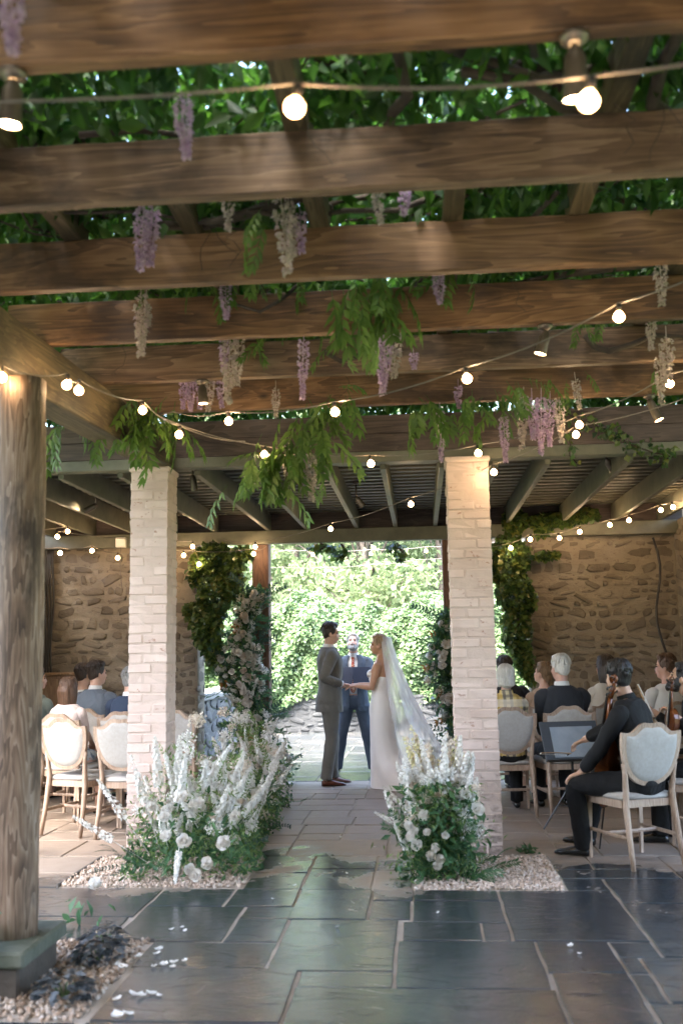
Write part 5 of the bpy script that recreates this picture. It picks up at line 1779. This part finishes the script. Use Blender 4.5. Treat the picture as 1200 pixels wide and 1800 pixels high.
def person(label, loc, rz, s=1.0, skin=SK_FAIR, pose='stand', female=False, lean=(0, 0, 0), head=(0, 0, 0), wr=None, wl=None, world=True,
           hair=('short', H_DARK), beard=None, top=('jacket', C_CHAR), shirt=C_WHITE, tie=None, gap=.0, bottom=C_CHAR, shoes=SHOE_BK, vox=.014,
           feet=None, knees=None, seat=.485, polr=None, poll=None, hand_dir=(None, None), curl=.9, group=None, hem=None, skirt=None, bare=False, hip_up=0, sleeves=True, fat=1.0):
    M = Matrix.Translation(Vector(loc)) @ Matrix.Rotation(rz, 4, 'Z') @ Matrix.Scale(s, 4)
    Mi = M.inverted()
    pel_z = .95 if pose == 'stand' else seat / s + .085
    up = pel_z - .95
    sw = .158 if female else .188
    ax, ay, az = lean
    RL = Matrix.Rotation(-ax, 3, 'X') @ Matrix.Rotation(ay, 3, 'Y')
    piv = Vector((0, 0, pel_z))
    def T(p, tw=0.0):
        """standing-body point to the posed one"""
        p = Vector(p) + Vector((0, 0, up))
        f = min(1, max(0, (p.z - pel_z) / .45))
        q = Matrix.Rotation(az * f, 3, 'Z') @ (p - piv)
        return piv + (Matrix.Rotation(-ax * f, 3, 'X') @ Matrix.Rotation(ay * f, 3, 'Y')) @ q
    k = .9 if female else 1.0
    RINGS = [(.83, .115, .095, 0), (.88, .16, .115, -.005), (.94, .168, .122, -.008), (1.02, .152, .108, .0), (1.10, .140 * k * fat, .100 * fat, .005), (1.20, .152 * k * fat, .110 * fat, .008),
             (1.30, .168 * k, .120 + (.012 if female else 0), .010), (1.38, .178 * k, .112, .0), (1.44, .172 * k, .092, -.008), (1.485, .125 * k, .072, -.012), (1.515, .075, .060, -.010), (1.545, .056, .056, -.004)]
    def ring(z, hw, hd, yo, g=0.0, n=28, infl=0.0, fold=0.0):
        out = []
        for i in range(n + (1 if g > 0 else 0)):
            a = (PI / 2 + g + (2 * PI - 2 * g) * i / n) if g > 0 else PI / 2 + 2 * PI * i / n
            c_, s_ = math.cos(a), math.sin(a)
            e = 2.4
            q = (abs(c_) ** e + abs(s_) ** e) ** (-1 / e)
            r = 1 + fold * math.sin(5 * a + z * 9)
            out.append(T(((hw + infl) * c_ * q * r, (hd + infl) * s_ * q * r + yo, z)))
        return out
    # ---- skeleton
    ua, fa = .285 * (.94 if female else 1), .255 * (.94 if female else 1)
    J = {}
    for sd, tgt, pol, nm in ((1, wr, polr, 'r'), (-1, wl, poll, 'l')):
        sh = T((sd * sw, -.012, 1.425))
        if tgt is None:
            tgt = T((sd * (sw + .07), .06, .88)) if pose == 'stand' else Vector((sd * .10, .33, pel_z + .12))
        else:
            tgt = Mi @ Vector(tgt) if world else Vector(tgt)
        el, w = ik(sh, tgt, ua, fa, pol or (sd * .3, -.6, -.9))
        J['sh' + nm], J['el' + nm], J['wr' + nm] = sh, el, w
    for sd, nm, i in ((1, 'r', 0), (-1, 'l', 1)):
        hip = Vector((sd * .09, 0, pel_z - .03))
        if pose == 'stand':
            ft = Mi @ Vector(feet[i]) if feet else Vector((sd * .11, .0, 0))
            an = ft + Vector((0, -.02, .09))
            ll = (an - hip).length * .5008
            kn, an = ik(hip, an, ll, ll, (sd * .1, 1, 0))
        else:
            kn = Mi @ Vector(knees[i]) if knees else Vector((sd * .13, .43, seat / s + .04))
            kn = hip + (kn - hip).normalized() * .44
            ft = Mi @ Vector(feet[i]) if feet else Vector((kn.x, kn.y + .02, 0))
            an = Vector((ft.x, ft.y - .03, .085))
        J['hip' + nm], J['kn' + nm], J['an' + nm] = hip, kn, an
    # ---- skin body
    mb = MB()
    mb.loft([ring(*r_, infl=-.008) for r_ in RINGS[1:]])
    hc = T((0, .028, 1.672))
    HR = (Matrix.Rotation(-ax * .6, 3, 'X') @ Matrix.Rotation(head[0], 3, 'Z') @ Matrix.Rotation(-head[1], 3, 'X') @ Matrix.Rotation(head[2], 3, 'Y'))
    def Hh(p):
        return hc + HR @ (Vector(p) * .94)
    def hell(m, c, r, nu=14, nv=10):
        m.ell(Hh(c), tuple(x * .94 for x in r), nu, nv, HR)
    mb.tube([T((0, -.012, 1.49)), T((0, 0, 1.54)), hc + HR @ Vector((0, -.02, -.05))], [(.064, .062), (.055, .056), (.054, .056)] if not female else [(.056, .054), (.047, .048), (.046, .048)], 14)
    for c, r in (((0, -.012, .035), (.075, .094, .100)), ((0, .020, -.035), (.064, .074, .085)), ((0, .056, -.092), (.034, .030, .026)), ((0, .087, -.022), (.012, .022, .024)),
                 ((0, .100, -.034), (.013, .013, .010)), ((0, .072, .022), (.050, .020, .013)), ((0, .080, -.066), (.024, .012, .012)), ((.078, -.008, -.012), (.011, .020, .032)), ((-.078, -.008, -.012), (.011, .020, .032)),
                 ((.036, .058, -.03), (.026, .025, .022)), ((-.036, .058, -.03), (.026, .025, .022))):
        hell(mb, c, r)
    ar = .9 if female else 1.0
    for nm, sd in (('r', 1), ('l', -1)):
        sh, el, w = J['sh' + nm], J['el' + nm], J['wr' + nm]
        ins = T((sd * (sw - .05), -.01, 1.43))
        mb.tube([ins, sh, sh.lerp(el, .35), sh.lerp(el, .8), el, el.lerp(w, .25), el.lerp(w, .7), w],
                [x * ar for x in (.052, .056, .050, .042, .040, .042, .034, .027)], 12)
        # hand: palm, four fingers, thumb
        fd = (w - el).normalized()
        hd = hand_dir[0 if nm == 'r' else 1]
        if hd is not None:
            fd = (M.to_3x3().inverted() @ Vector(hd)).normalized()
        side = fd.cross(Vector((0, 0, 1)))
        if side.length < .2:
            side = Vector((1, 0, 0))
        side.normalize()
        nrm = side.cross(fd).normalized()
        if nrm.z > 0:
            nrm = -nrm
        palm = w + fd * .085
        mb.tube([w - fd * .01, w + fd * .03, palm], [(.027, .02), (.038, .016), (.042, .013)], 10, side=side)
        for q, (o_, ln_) in enumerate(((-.031, .068), (-.010, .078), (.011, .073), (.031, .058))):
            p0 = palm + side * o_ - fd * .015
            p1 = p0 + fd * ln_ * .5 + nrm * .01
            d2 = (fd * math.cos(curl) + nrm * math.sin(curl))
            p2 = p1 + d2 * ln_ * .35
            d3 = (fd * math.cos(curl * 1.8) + nrm * math.sin(curl * 1.8))
            p3 = p2 + d3 * ln_ * .3
            mb.tube([p0, p1, p2, p3], [.0095, .009, .0085, .007], 6)
        tb_ = w + fd * .03 + side * (-.034 * sd)
        mb.tube([tb_, tb_ + fd * .03 + side * (-.02 * sd) + nrm * .012, tb_ + fd * .06 + side * (-.018 * sd) + nrm * .03], [.012, .011, .008], 6)
    for nm, sd in (('r', 1), ('l', -1)):
        hp, kn, an = J['hip' + nm], J['kn' + nm], J['an' + nm]
        mb.tube([hp + (hp - kn).normalized() * .03, hp.lerp(kn, .3), hp.lerp(kn, .8), kn, kn.lerp(an, .3), kn.lerp(an, .75), an, an + Vector((0, 0, -.05))],
                [.082, .080, .062, .055, .056, .040, .036, .034], 12)
    me = mb.mesh('person', skin, True)
    P = bpy.data.objects.new('person', me)
    COL.objects.link(P)
    P.matrix_world = M
    tag(P, label, 'person', group)
    remesh(P, vox)
    # ---- face
    for sd in (-1, 1):
        e = MB()
        hell(e, (sd * .030, .076, .004), (.013, .010, .008), 8, 6)
        e.build('eye', EYE, P, True)
        e = MB()
        e.tube([Hh((sd * .014, .094, .026)), Hh((sd * .032, .091, .031)), Hh((sd * .050, .076, .025))], [(.006, .004)] * 3, 5)
        e.build('eyebrow', hair[1], P, True)
    e = MB()
    e.tube([Hh((-.022, .085, -.064)), Hh((0, .095, -.063)), Hh((.022, .085, -.064))], [.004, .0075, .004], 6)
    e.build('lips', LIP, P, True)
    # ---- hair
    style, hm = hair
    h = MB()
    def cap(cz=.040, cy=-.022, r=(.084, .098, .102), cut=-.2):
        hell(h, (0, cy, cz), r, 18, 12)
    if style in ('short', 'wavy', 'bald_back'):
        cap()
        hell(h, (0, -.055, -.010), (.070, .050, .068))
        hell(h, (0, .035, .105), (.060, .050, .034))
        for sd in (-1, 1):
            hell(h, (sd * .066, -.02, .01), (.018, .045, .05))
        if style == 'wavy':
            for q in range(26):
                d = Vector((random.gauss(0, 1), random.gauss(-.3, 1), random.gauss(.5, .8))).normalized()
                if d.y > .65 and d.z < .6:
                    continue
                hell(h, (d.x * .082, -.02 + d.y * .095, .04 + d.z * .098), (.022, .022, .02), 6, 5)
    elif style == 'bob':
        cap(r=(.090, .104, .104))
        hell(h, (0, -.06, -.03), (.082, .055, .095))
        for sd in (-1, 1):
            hell(h, (sd * .074, -.02, -.02), (.022, .060, .085))
        hell(h, (0, .04, .10), (.062, .048, .034))
    elif style in ('long', 'straight', 'half_up'):
        cap(r=(.088, .102, .104))
        hell(h, (0, .03, .105), (.062, .050, .032))
        ln_ = {'long': .34, 'straight': .27, 'half_up': .32}[style]
        pts = [Hh((0, -.07, .06)), Hh((0, -.095, -.02)), Hh((0, -.098, -.12)), Hh((0, -.10, -.12 - ln_ * .4)), Hh((0, -.10, -.12 - ln_ * .8))]
        h.tube(pts, [(.07, .05), (.088, .055), (.090, .048), (.085, .036), (.055, .018)], 16, side=HR @ Vector((1, 0, 0)))
        for sd in (-1, 1):
            h.tube([Hh((sd * .06, .01, .07)), Hh((sd * .084, -.015, -.01)), Hh((sd * .085, -.03, -.10)), Hh((sd * .075, -.05, -.12 - ln_ * .5))], [(.022, .05), (.022, .05), (.022, .05), (.014, .03)], 10, side=HR @ Vector((1, 0, 0)))
    elif style in ('updo', 'bun'):
        cap(r=(.083, .100, .102))
        hell(h, (0, .03, .105), (.060, .050, .030))
        hell(h, (0, -.085, -.035), (.055, .045, .050))
        hell(h, (0, -.06, -.01), (.068, .05, .06))
        for q in range(9):
            a = q * .7
            hell(h, (.034 * math.cos(a), -.105, -.035 + .030 * math.sin(a)), (.022, .018, .018), 7, 5)
    ho = h.build('hair', hm, P, True)
    remesh(ho, .009, 3)
    locks(style, hm, P, Hh, HR)
    if beard is not None:
        b = MB()
        hell(b, (0, .030, -.078), (.066, .068, .050))
        hell(b, (0, .066, -.100), (.046, .034, .040))
        for sd in (-1, 1):
            hell(b, (sd * .062, .02, -.045), (.016, .034, .05))
        b.tube([Hh((-.034, .082, -.062)), Hh((0, .100, -.049)), Hh((.034, .082, -.062))], [.008, .010, .008], 8)
        bo = b.build('beard', beard, P, True)
    # ---- clothes
    typ, cm = top
    if typ == 'jacket':
        hz = .80 if pose == 'stand' else .86
        rs = [r_ for r_ in RINGS if r_[0] > hz]
        rs = [(hz, .174 * fat, .120, -.006), (hz + .06, .176 * fat, .121, -.006)] + rs[(1 if pose == 'sit' else 1):-1]
        j = MB()
        lo = []
        for z, hw, hd, yo in rs:
            if gap > 0:
                # open front: closed at the button, V above, parting below
                g = gap * (.35 + abs(z - 1.05) * 1.55)
                g = min(.75, max(.10 if gap < .25 else .28, g))
            else:
                g = .035 + .9 * max(0, z - 1.12)
                g = min(.6, g)
            lo.append(ring(z, hw, hd, yo, g, 30, .020 + .004 * (z < 1.0), .006))
        j.loft(lo, cap=False, closed=False)
        inner = [[p.lerp(T((0, 0, z_)), .045) for p in r_] for r_, (z_, _, _, _) in zip(lo, rs)]
        j.loft(list(reversed(inner)), cap=False, closed=False)
        for nm, sd in (('r', 1), ('l', -1)):
            sh, el, w = J['sh' + nm], J['el' + nm], J['wr' + nm]
            ins = T((sd * (sw - .07), -.012, 1.435))
            j.tube([ins, T((sd * (sw - .01), -.012, 1.437)), sh + (sh - ins) * .25, sh.lerp(el, .3), sh.lerp(el, .62), sh.lerp(el, .9), el + (el - (sh + w) / 2).normalized() * .008, el.lerp(w, .15), el.lerp(w, .45), el.lerp(w, .80), el.lerp(w, .93)],
                   [.055, .070, .072, .066, .060, .056, .057, .055, .050, .043, .042], 16)
        creases(j.build('jacket', cm, P, True), 2 if vox < .0135 else 1)
        # shirt front, collar, cuffs
        q = MB()
        q.loft([ring(z, hw, hd, yo, 0, 24, .006) for z, hw, hd, yo in RINGS[3:-1]])
        q.tube([T((0, -.010, 1.475)), T((0, -.004, 1.515)), T((0, 0, 1.552))], [(.085, .078), (.070, .068), (.064, .062)], 18, cap=False)
        for nm in 'rl':
            el, w = J['el' + nm], J['wr' + nm]
            q.tube([el.lerp(w, .86), el.lerp(w, .985)], .0365, 12)
        q.build('shirt', shirt, P, True)
        for sd in (-1, 1):                                # collar roll and lapels
            lp = MB()
            prev = []
            for z, hw, hd, yo in rs[3:]:
                if z < 1.06:
                    continue
                g = min(.75, max(.10 if gap < .25 else .28, gap * (.35 + abs(z - 1.05) * 1.55))) if gap > 0 else min(.6, .035 + .9 * max(0, z - 1.12))
                wd_ = .10 + .5 * max(0, min(z, 1.36) - 1.06)
                row = []
                for u in (0, .5, 1):
                    a = PI / 2 + sd * -(g + wd_ * u)
                    c_, s_ = math.cos(a), math.sin(a)
                    qq = (abs(c_) ** 2.4 + abs(s_) ** 2.4) ** (-1 / 2.4)
                    row.append(T(((hw + .031) * c_ * qq, (hd + .031) * s_ * qq + yo, z)))
                prev.append(row)
            lp.loft(prev, cap=False, closed=False)
            lp.build('lapel', cm, P, True)
        col_ = MB()
        col_.tube([T((0, -.022, 1.478)), T((0, -.022, 1.520))], [(.098, .082), (.080, .070)], 18, cap=False)
        col_.build('jacket_collar', cm, P, True)
    elif typ == 'top':
        zt = 12 if hem is None else hem
        q = MB()
        lo_z = .86
        rr_ = [r_ for r_ in RINGS if r_[0] > lo_z][:-1]
        q.loft([ring(z, hw, hd, yo, 0, 26, .014, .012) for z, hw, hd, yo in rr_])
        if sleeves:
            f1 = 1.0 if sleeves is True else sleeves
            for nm, sd in (('r', 1), ('l', -1)):
                sh, el, w = J['sh' + nm], J['el' + nm], J['wr' + nm]
                ins = T((sd * (sw - .07), -.012, 1.432))
                pts = [ins, T((sd * (sw - .01), -.012, 1.43)), sh + (sh - ins) * .2, sh.lerp(el, .35), sh.lerp(el, .7), el + (el - (sh + w) / 2).normalized() * .006]
                rd = [.050, .064, .066, .060, .054, .052]
                if f1 >= 1:
                    pts += [el.lerp(w, .2), el.lerp(w, .55), el.lerp(w, .9)]
                    rd += [.051, .046, .040]
                q.tube(pts, [x * ar for x in rd], 14)
        creases(q.build('top', cm, P, True), 2 if vox < .0135 else 1)
        if shirt is not C_WHITE and shirt is not None:
            q = MB()
            q.tube([T((0, -.010, 1.475)), T((0, -.004, 1.515)), T((0, 0, 1.545))], [(.085, .078), (.070, .068), (.064, .062)], 18, cap=False)
            q.build('collar', shirt, P, True)
    if tie is not None:
        q = MB()
        zs = [(1.495, .020), (1.475, .024), (1.465, .016), (1.36, .024), (1.22, .032), (1.07, .038), (1.03, .012)]
        lo = []
        def rad_at(z):
            for a_, b_ in zip(RINGS[:-1], RINGS[1:]):
                if a_[0] <= z <= b_[0]:
                    f = (z - a_[0]) / (b_[0] - a_[0])
                    return a_[2] + (b_[2] - a_[2]) * f + a_[3] + (b_[3] - a_[3]) * f
            return .08
        for z, w_ in zs:
            y_ = max(rad_at(z), .076 if z > 1.44 else 0) + .010
            lo.append([T((-w_, y_, z)), T((0, y_ + .008, z)), T((w_, y_, z)), T((0, y_ - .006, z))])
        q.loft(lo)
        q.build('tie', tie, P)
    if bottom is not None and skirt is None:
        q = MB()
        zr = [r_ for r_ in RINGS if r_[0] < 1.06]
        q.loft([ring(z, hw, hd, yo, 0, 24, .010) for z, hw, hd, yo in zr])
        for nm, sd in (('r', 1), ('l', -1)):
            hp, kn, an = J['hip' + nm], J['kn' + nm], J['an' + nm]
            b_ = (kn - (hp + an) / 2)
            b_ = b_.normalized() * (.012 if pose == 'stand' else .02) if b_.length > 1e-4 else Vector((0, 0, 0))
            q.tube([hp + (hp - kn).normalized() * .05, hp.lerp(kn, .25), hp.lerp(kn, .6), hp.lerp(kn, .88), kn + b_, kn.lerp(an, .15), kn.lerp(an, .45), kn.lerp(an, .8), kn.lerp(an, 1.0), kn.lerp(an, 1.06)],
                   [.095, .094, .084, .074, .073, .070, .066, .063, .064, .066], 16)
        creases(q.build('trousers', bottom, P, True), 2 if vox < .0135 else 1)
    if skirt is not None:
        q = MB()
        if pose == 'sit':
            kz = (J['knr'] + J['knl']) / 2
            q.loft([ring(z, hw, hd, yo, 0, 24, .012) for z, hw, hd, yo in RINGS[:5]])
            pts = [Vector((0, 0, pel_z - .01)), Vector((0, .2, pel_z)), kz + Vector((0, -.05, .0)), kz + Vector((0, .04, -.06)), kz + Vector((0, .06, -.30))]
            q.tube(pts, [(.19, .11), (.20, .10), (.21, .085), (.21, .08), (.22, .09)], 20, side=(1, 0, 0))
        q.build('skirt', skirt, P, True)
    if shoes is not None:
        for nm, sd in (('r', 1), ('l', -1)):
            an = J['an' + nm]
            dirv = Vector((sd * .12, 1, 0)).normalized()
            b0 = Vector((an.x, an.y, 0)) - dirv * .055
            q = MB()
            lo = []
            for f, w_, hh in ((0, .026, .055), (.03, .036, .075), (.09, .038, .078), (.14, .042, .062), (.19, .046, .048), (.24, .038, .038), (.27, .018, .026)):
                c = b0 + dirv * f
                sv = Vector((-dirv.y, dirv.x, 0))
                lo.append([c + sv * w_ * math.cos(t_) + Vector((0, 0, max(0.002, hh * (.5 + .5 * math.sin(t_))))) for t_ in [2 * PI * i / 12 for i in range(12)]])
            q.loft(lo)
            q.build('shoe', shoes, P, True)
    return P, M, J, T, Hh

# ---- the couple
GX, GY = -1.07, 11.40
hands = Vector((-.83, 11.27, 1.10))
groom, *_ = person('groom in a grey green suit holding the hands of the bride', (GX, GY, 0), R(-72), 1.02, SK_FAIR, 'stand', head=(R(-14), R(4), 0),
                   wr=hands + Vector((-.08, -.03, .03)), wl=hands + Vector((-.09, .10, .0)), hair=('short', H_DARK), beard=None, top=('jacket', C_GROOM), bottom=C_GROOM, shoes=SHOE_BR, vox=.009,
                   feet=[(-1.09, 11.29, 0), (-1.04, 11.50, 0)], polr=(.5, -1, -.4), poll=(-.5, -1, -.4), hand_dir=((1, .12, -.12), (1, -.3, 0)), curl=.6)
BX, BY_ = -.47, 11.24
bride, BM_, BJ, BT, BH = person('bride in a strapless white satin gown and long veil', (BX, BY_, 0), R(72), .935, SK_TAN, 'stand', True, head=(R(28), R(0), 0),
                wr=hands + Vector((.09, .10, .02)), wl=hands + Vector((.08, -.05, .01)), hair=('updo', H_BLOND), top=('none', None), bottom=None, shoes=None, vox=.009,
                polr=(.4, -1, -.5), poll=(-.4, -1, -.5), hand_dir=((-1, -.2, 0), (-1, .15, -.1)), curl=.6)
def gown():
    mb = MB()
    prof = [(1.355, .128, .118, .012), (1.335, .146, .132, .012), (1.27, .154, .138, .014), (1.18, .136, .110, .006), (1.09, .126, .102, 0), (1.0, .158, .134, -.004), (.92, .182, .154, -.008),
            (.82, .186, .150, -.012), (.68, .182, .150, -.010), (.50, .176, .160, -.02), (.34, .184, .200, -.06), (.20, .22, .31, -.17), (.09, .29, .44, -.30), (.02, .36, .58, -.44), (.004, .39, .64, -.50)]
    rings = []
    n = 56
    for z, hw, hd, yo in prof:
        fl = max(0, .75 - z) * .075
        r_ = []
        for i in range(n):
            a = 2 * PI * i / n
            k = 1 + fl * (math.sin(7 * a + z * 2) * .6 + math.sin(12 * a - z * 4) * .4) + .012 * math.sin(3 * a + z * 30) * (z > .7)
            y = hd * math.sin(a) * k
            x = hw * math.cos(a) * k
            zz = z
            if z > 1.3:
                zz += .018 * math.sin(a) + .01 * math.cos(2 * a) - (.03 if math.sin(a) < -.2 else 0)
            if z < .1 and y + yo > -.05:
                y = min(y, .20 - yo)
            r_.append((x, y + yo, zz))
        rings.append(r_)
    mb.loft(rings, cap=False)
    o = mb.build('gown', C_SATIN, bride, True)
    creases(o, 1, .010)
    fold = MB()
    for k in range(3):
        fold.tube([(.13 - .02 * k, .06 + .02 * k, 1.0 - .06 * k), (.155, -.03, .93 - .06 * k), (.12, -.13, .86 - .05 * k)], [.004, .011, .004], 6)
    fold.build('drape_fold', C_SATIN, bride, True)
    bw = MB()
    for sd in (-1, 1):
        bw.ell((sd * .070, .10, 1.325), (.066, .050, .055), 12, 8)
    bw.build('bodice_cup', C_SATIN, bride, True)
gown()
def veil():
    n = 44
    rings = []
    top = BH((0, -.075, .085))
    for k in range(15):
        f = k / 14
        z = top.z * (1 - f) + .012
        back = -.10 - .66 * f ** 1.25
        wid_ = .075 + .33 * f ** .9
        dep = .05 + .12 * f + .30 * f * f
        row = []
        for i in range(n):
            a = PI * (-.12 + 1.24 * i / (n - 1))
            k_ = 1 + (.03 + .05 * f) * math.sin(13 * a + 3 * f) + .03 * f * math.sin(23 * a)
            row.append((top.x + wid_ * math.cos(a) * k_, back - dep * (math.sin(a) * k_ - .55), z))
        rings.append(row)
    MB().loft(rings, cap=False, closed=False).build('veil', TULLE, bride, True)
    rings2 = [[(p[0] * .94, p[1] + .025, p[2] + .01) for p in r_] for r_ in rings[:9]]
    o = MB().loft(rings2, cap=False, closed=False).build('veil_blusher', TULLE, bride, True)
    MB().ell(BH((0, -.088, .07)), (.045, .014, .016), 8, 5).build('hair_comb', WHITE_P, bride, True)
veil()
OX, OY = -.86, 12.42
person('celebrant in a slate blue suit and red patterned tie reading from a dark folder', (OX, OY, 0), R(180), .955, SK_RUDDY, 'stand', head=(0, R(-24), 0), wr=(OX - .12, OY - .36, 1.10), wl=(OX + .14, OY - .36, 1.10),
       hair=('short', H_GREY), beard=H_GREY, top=('jacket', C_NAVY), bottom=C_NAVY, tie=C_TIE, gap=.36, vox=.010, feet=[(-1.08, 12.38, 0), (-.64, 12.38, 0)], hand_dir=((.2, -1, .1), (-.2, -1, .1)), fat=1.16, curl=.5)
FOLD = vary('navy_folder', (.012, .016, .032), (.018, .024, .044), .5)
t = thing('folder', 'open dark navy folder held by the celebrant in front of his tie', 'folder', (OX + .02, OY - .43, 1.17))
for sd in (-1, 1):
    o = MB().box(0, .23, -.006, .006, -.10, .155, .003).build('cover', FOLD, t)
    o.rotation_euler = (R(-28), 0, R(14) if sd > 0 else R(180 - 14))
    if sd < 0:
        o.rotation_euler = (R(28), 0, R(180 - 14))
    p = MB().box(.012, .218, .0065 if sd > 0 else -.009, .009 if sd > 0 else -.0065, -.09, .145).build('page', C_WHITE, o)

# ---- seated guests
GL = 'guests seated on the log post side'
GR = 'guests seated on the musicians side'
def seated(label, x, y, rz, s, skin, hairs, top, **kw):
    sv = kw.pop('chair', True)
    if sv:
        chair(sv, x, y, R(kw.pop('chair_rz', rz)), 'shield back chairs of the guests')
    fx, fy = -math.sin(R(rz)), math.cos(R(rz))
    return person(label, (x - fx * .10, y - fy * .10, 0), R(rz), s, skin, 'sit', hair=hairs, top=top, **kw)
seated('woman with long brown hair in a pale pink top, facing away', -3.32, 9.27, -12, .88, SK_FAIR, ('straight', H_BROWN), ('top', C_PINK), female=True, head=(R(-18), R(-8), 0), skirt=C_FLORAL, bottom=None, sleeves=.5, group=GL,
       chair='chair of the woman in the pale pink top, half hidden by the two empty chairs')
seated('woman with dark brown hair half tied up in a grey green dress', -3.98, 10.15, -20, .97, SK_FAIR, ('half_up', H_DARK), ('top', C_SAGE), female=True, head=(R(-48), R(-2), 0), skirt=C_SAGE, bottom=None, sleeves=.5, group=GL,
       chair='chair of the dark haired woman beside the wooden cabinet')
seated('man with short dark hair in a blue grey suit looking towards the couple', -3.33, 10.1, -16, 1.03, SK_FAIR, ('short', H_DARK), ('jacket', C_BLUEG), bottom=C_BLUEG, head=(R(-34), 0, 0), group=GL,
       chair='chair of the man in the blue grey suit')
seated('man with dark hair and a pale collar, mostly hidden behind the blue grey suit', -3.72, 10.85, -22, 1.0, SK_BROWN, ('short', H_DARK), ('top', C_WHITE), bottom=C_CHAR, head=(R(-20), R(-6), 0), group=GL,
       chair='chair of the man with the pale collar by the tan wall')
seated('grey haired man in a navy suit, cut off by the brick pillar', -2.80, 9.5, -10, .96, SK_FAIR, ('short', H_GREY), ('jacket', C_DNAVY), bottom=C_DNAVY, head=(R(-12), 0, 0), group=GL,
       chair='chair of the grey haired man in navy')
chair('empty shield back chair nearest the log post with a pale seat', -2.965, 8.56, R(-19), 'shield back chairs of the guests')
chair('empty shield back chair right against the left brick pillar', -2.476, 8.42, R(-8), 'shield back chairs of the guests')
chair('empty chair with a tilted shield back seen right of the left brick pillar', -2.25, 9.62, R(-24), 'shield back chairs of the guests')

seated('elderly woman with white hair in a yellow plaid shirt', .76, 9.42, 4, .93, SK_FAIR, ('bob', H_WHITE), ('top', C_PLAID), female=True, head=(R(8), R(-4), 0), shirt=C_PLAID, group=GR, bottom=C_BLACK,
       chair='chair of the white haired woman in plaid, half behind the right brick pillar')
seated('white haired man in a dark suit with a shaded neck', 1.27, 9.48, 9, 1.02, SK_RUDDY, ('short', H_WHITE), ('jacket', C_CHAR), bottom=C_CHAR, head=(R(22), R(-2), 0), group=GR,
       chair='chair of the white haired man in the dark suit, beside the music stand')
seated('dark haired guest mostly hidden by the right brick pillar', .84, 10.6, 10, 1.0, SK_FAIR, ('short', H_DARK), ('jacket', C_CHAR), bottom=C_CHAR, head=(R(10), 0, 0), group=GR, chair='chair of the dark haired guest behind the pillar')
seated('woman with light brown hair and a headband in a tan blouse', 1.22, 10.5, 14, .93, SK_FAIR, ('bun', H_LIGHTB), ('top', C_TAN), female=True, head=(R(40), R(-14), 0), skirt=C_TAN, bottom=None, group=GR, chair='chair of the woman with the headband')
seated('woman with dark shoulder length hair in a cream sweater', 1.86, 10.5, 12, 1.0, SK_FAIR, ('straight', H_DARK), ('top', C_CREAM), female=True, head=(R(30), R(-2), 0), bottom=C_CHAR, group=GR, chair='chair of the woman in the cream sweater')
seated('man with short light brown hair and a white collar near the side wall', 2.34, 10.0, 22, 1.0, SK_RUDDY, ('short', H_BROWN), ('top', C_WHITE), bottom=C_CHAR, head=(R(48), R(-2), 0), group=GR, chair='chair of the man with the white collar')

# ---- musicians
seated('cellist in black with dark hair, back to the camera', 1.45, 7.33, 56, 1.0, SK_BROWN, ('wavy', H_BLACK), ('top', C_BLACK), bottom=C_BLACK, head=(R(-20), R(-8), 0), lean=(R(8), R(-3), 0), shirt=C_BLACK,
       wr=(1.06, 7.86, .70), wl=(1.10, 7.34, .585), knees=[(1.16, 7.82, .52), (1.01, 7.36, .52)], feet=[(1.20, 7.92, 0), (1.10, 7.5, 0)], hand_dir=(None, (-1, .1, -.3)), group='musicians', vox=.012,
       chair='chair nearest the camera with the cellist in black on it', chair_rz=23)
ax_ = Vector((.07, -.40, .90)).normalized()
fr_ = Vector((-.75, .6, .3)); fr_ = (fr_ - ax_ * fr_.dot(ax_)).normalized()
yv = -fr_
xv = yv.cross(ax_)
q = Matrix((xv, yv, ax_)).transposed().to_quaternion()
sc_ = Vector((1.37, 7.18, 1.20))
tail = sc_ - ax_ * .90
ce = bowed('cello', 'orange brown cello held by the cellist in black, scroll beside his head', 'cello', tail, q, .59, .168, .10, .23)
MB().tube([(0, 0, .01), (0, 0, -(tail.z / ax_.z) + .01)], .006, 6).build('endpin', BLACK, ce)
bow('pale cello bow pointing left below the cello body', (1.12, 7.84, .69), (.86, 7.52, .73))
music_stand('black music stand with sheet music in front of the cellist', 1.21, 8.42, R(14), .72, R(24))
seated('violinist in black with short dark hair bending over the violin', 2.14, 7.98, 68, .98, SK_BROWN, ('short', H_BLACK), ('top', C_BLACK), bottom=C_BLACK, head=(R(12), R(-30), 0), lean=(R(16), 0, 0), shirt=C_BLACK, beard=H_BLACK,
       wr=(1.84, 8.2, .98), wl=(1.90, 7.74, .97), group='musicians', vox=.011, chair='chair of the violinist, cut off by the right photo edge', curl=1.3)
ax_ = Vector((.05, -.18, .9)).normalized()
fr_ = Vector((-1, -.2, 0)); fr_ = (fr_ - ax_ * fr_.dot(ax_)).normalized()
yv = -fr_
xv = yv.cross(ax_)
bowed('violin', 'brown violin held upright by the seated violinist at the right edge', 'violin', Vector((1.86, 7.80, .68)), Matrix((xv, yv, ax_)).transposed().to_quaternion(), .355, .104, .034, .135)
bow('slim violin bow slanting in front of the bending violinist', (1.76, 7.84, .93), (1.655, 7.86, 1.2))

# ------------------------------------------------------------------ bake the remeshed bodies
dg = bpy.context.evaluated_depsgraph_get()
dg.update()
done = {}
for o in REMESH:
    done[o] = bpy.data.meshes.new_from_object(o.evaluated_get(dg))
for o, me in done.items():
    old = o.data
    nm = o.name
    o.modifiers.clear()
    o.data = me
    me.polygons.foreach_set('use_smooth', [True] * len(me.polygons))
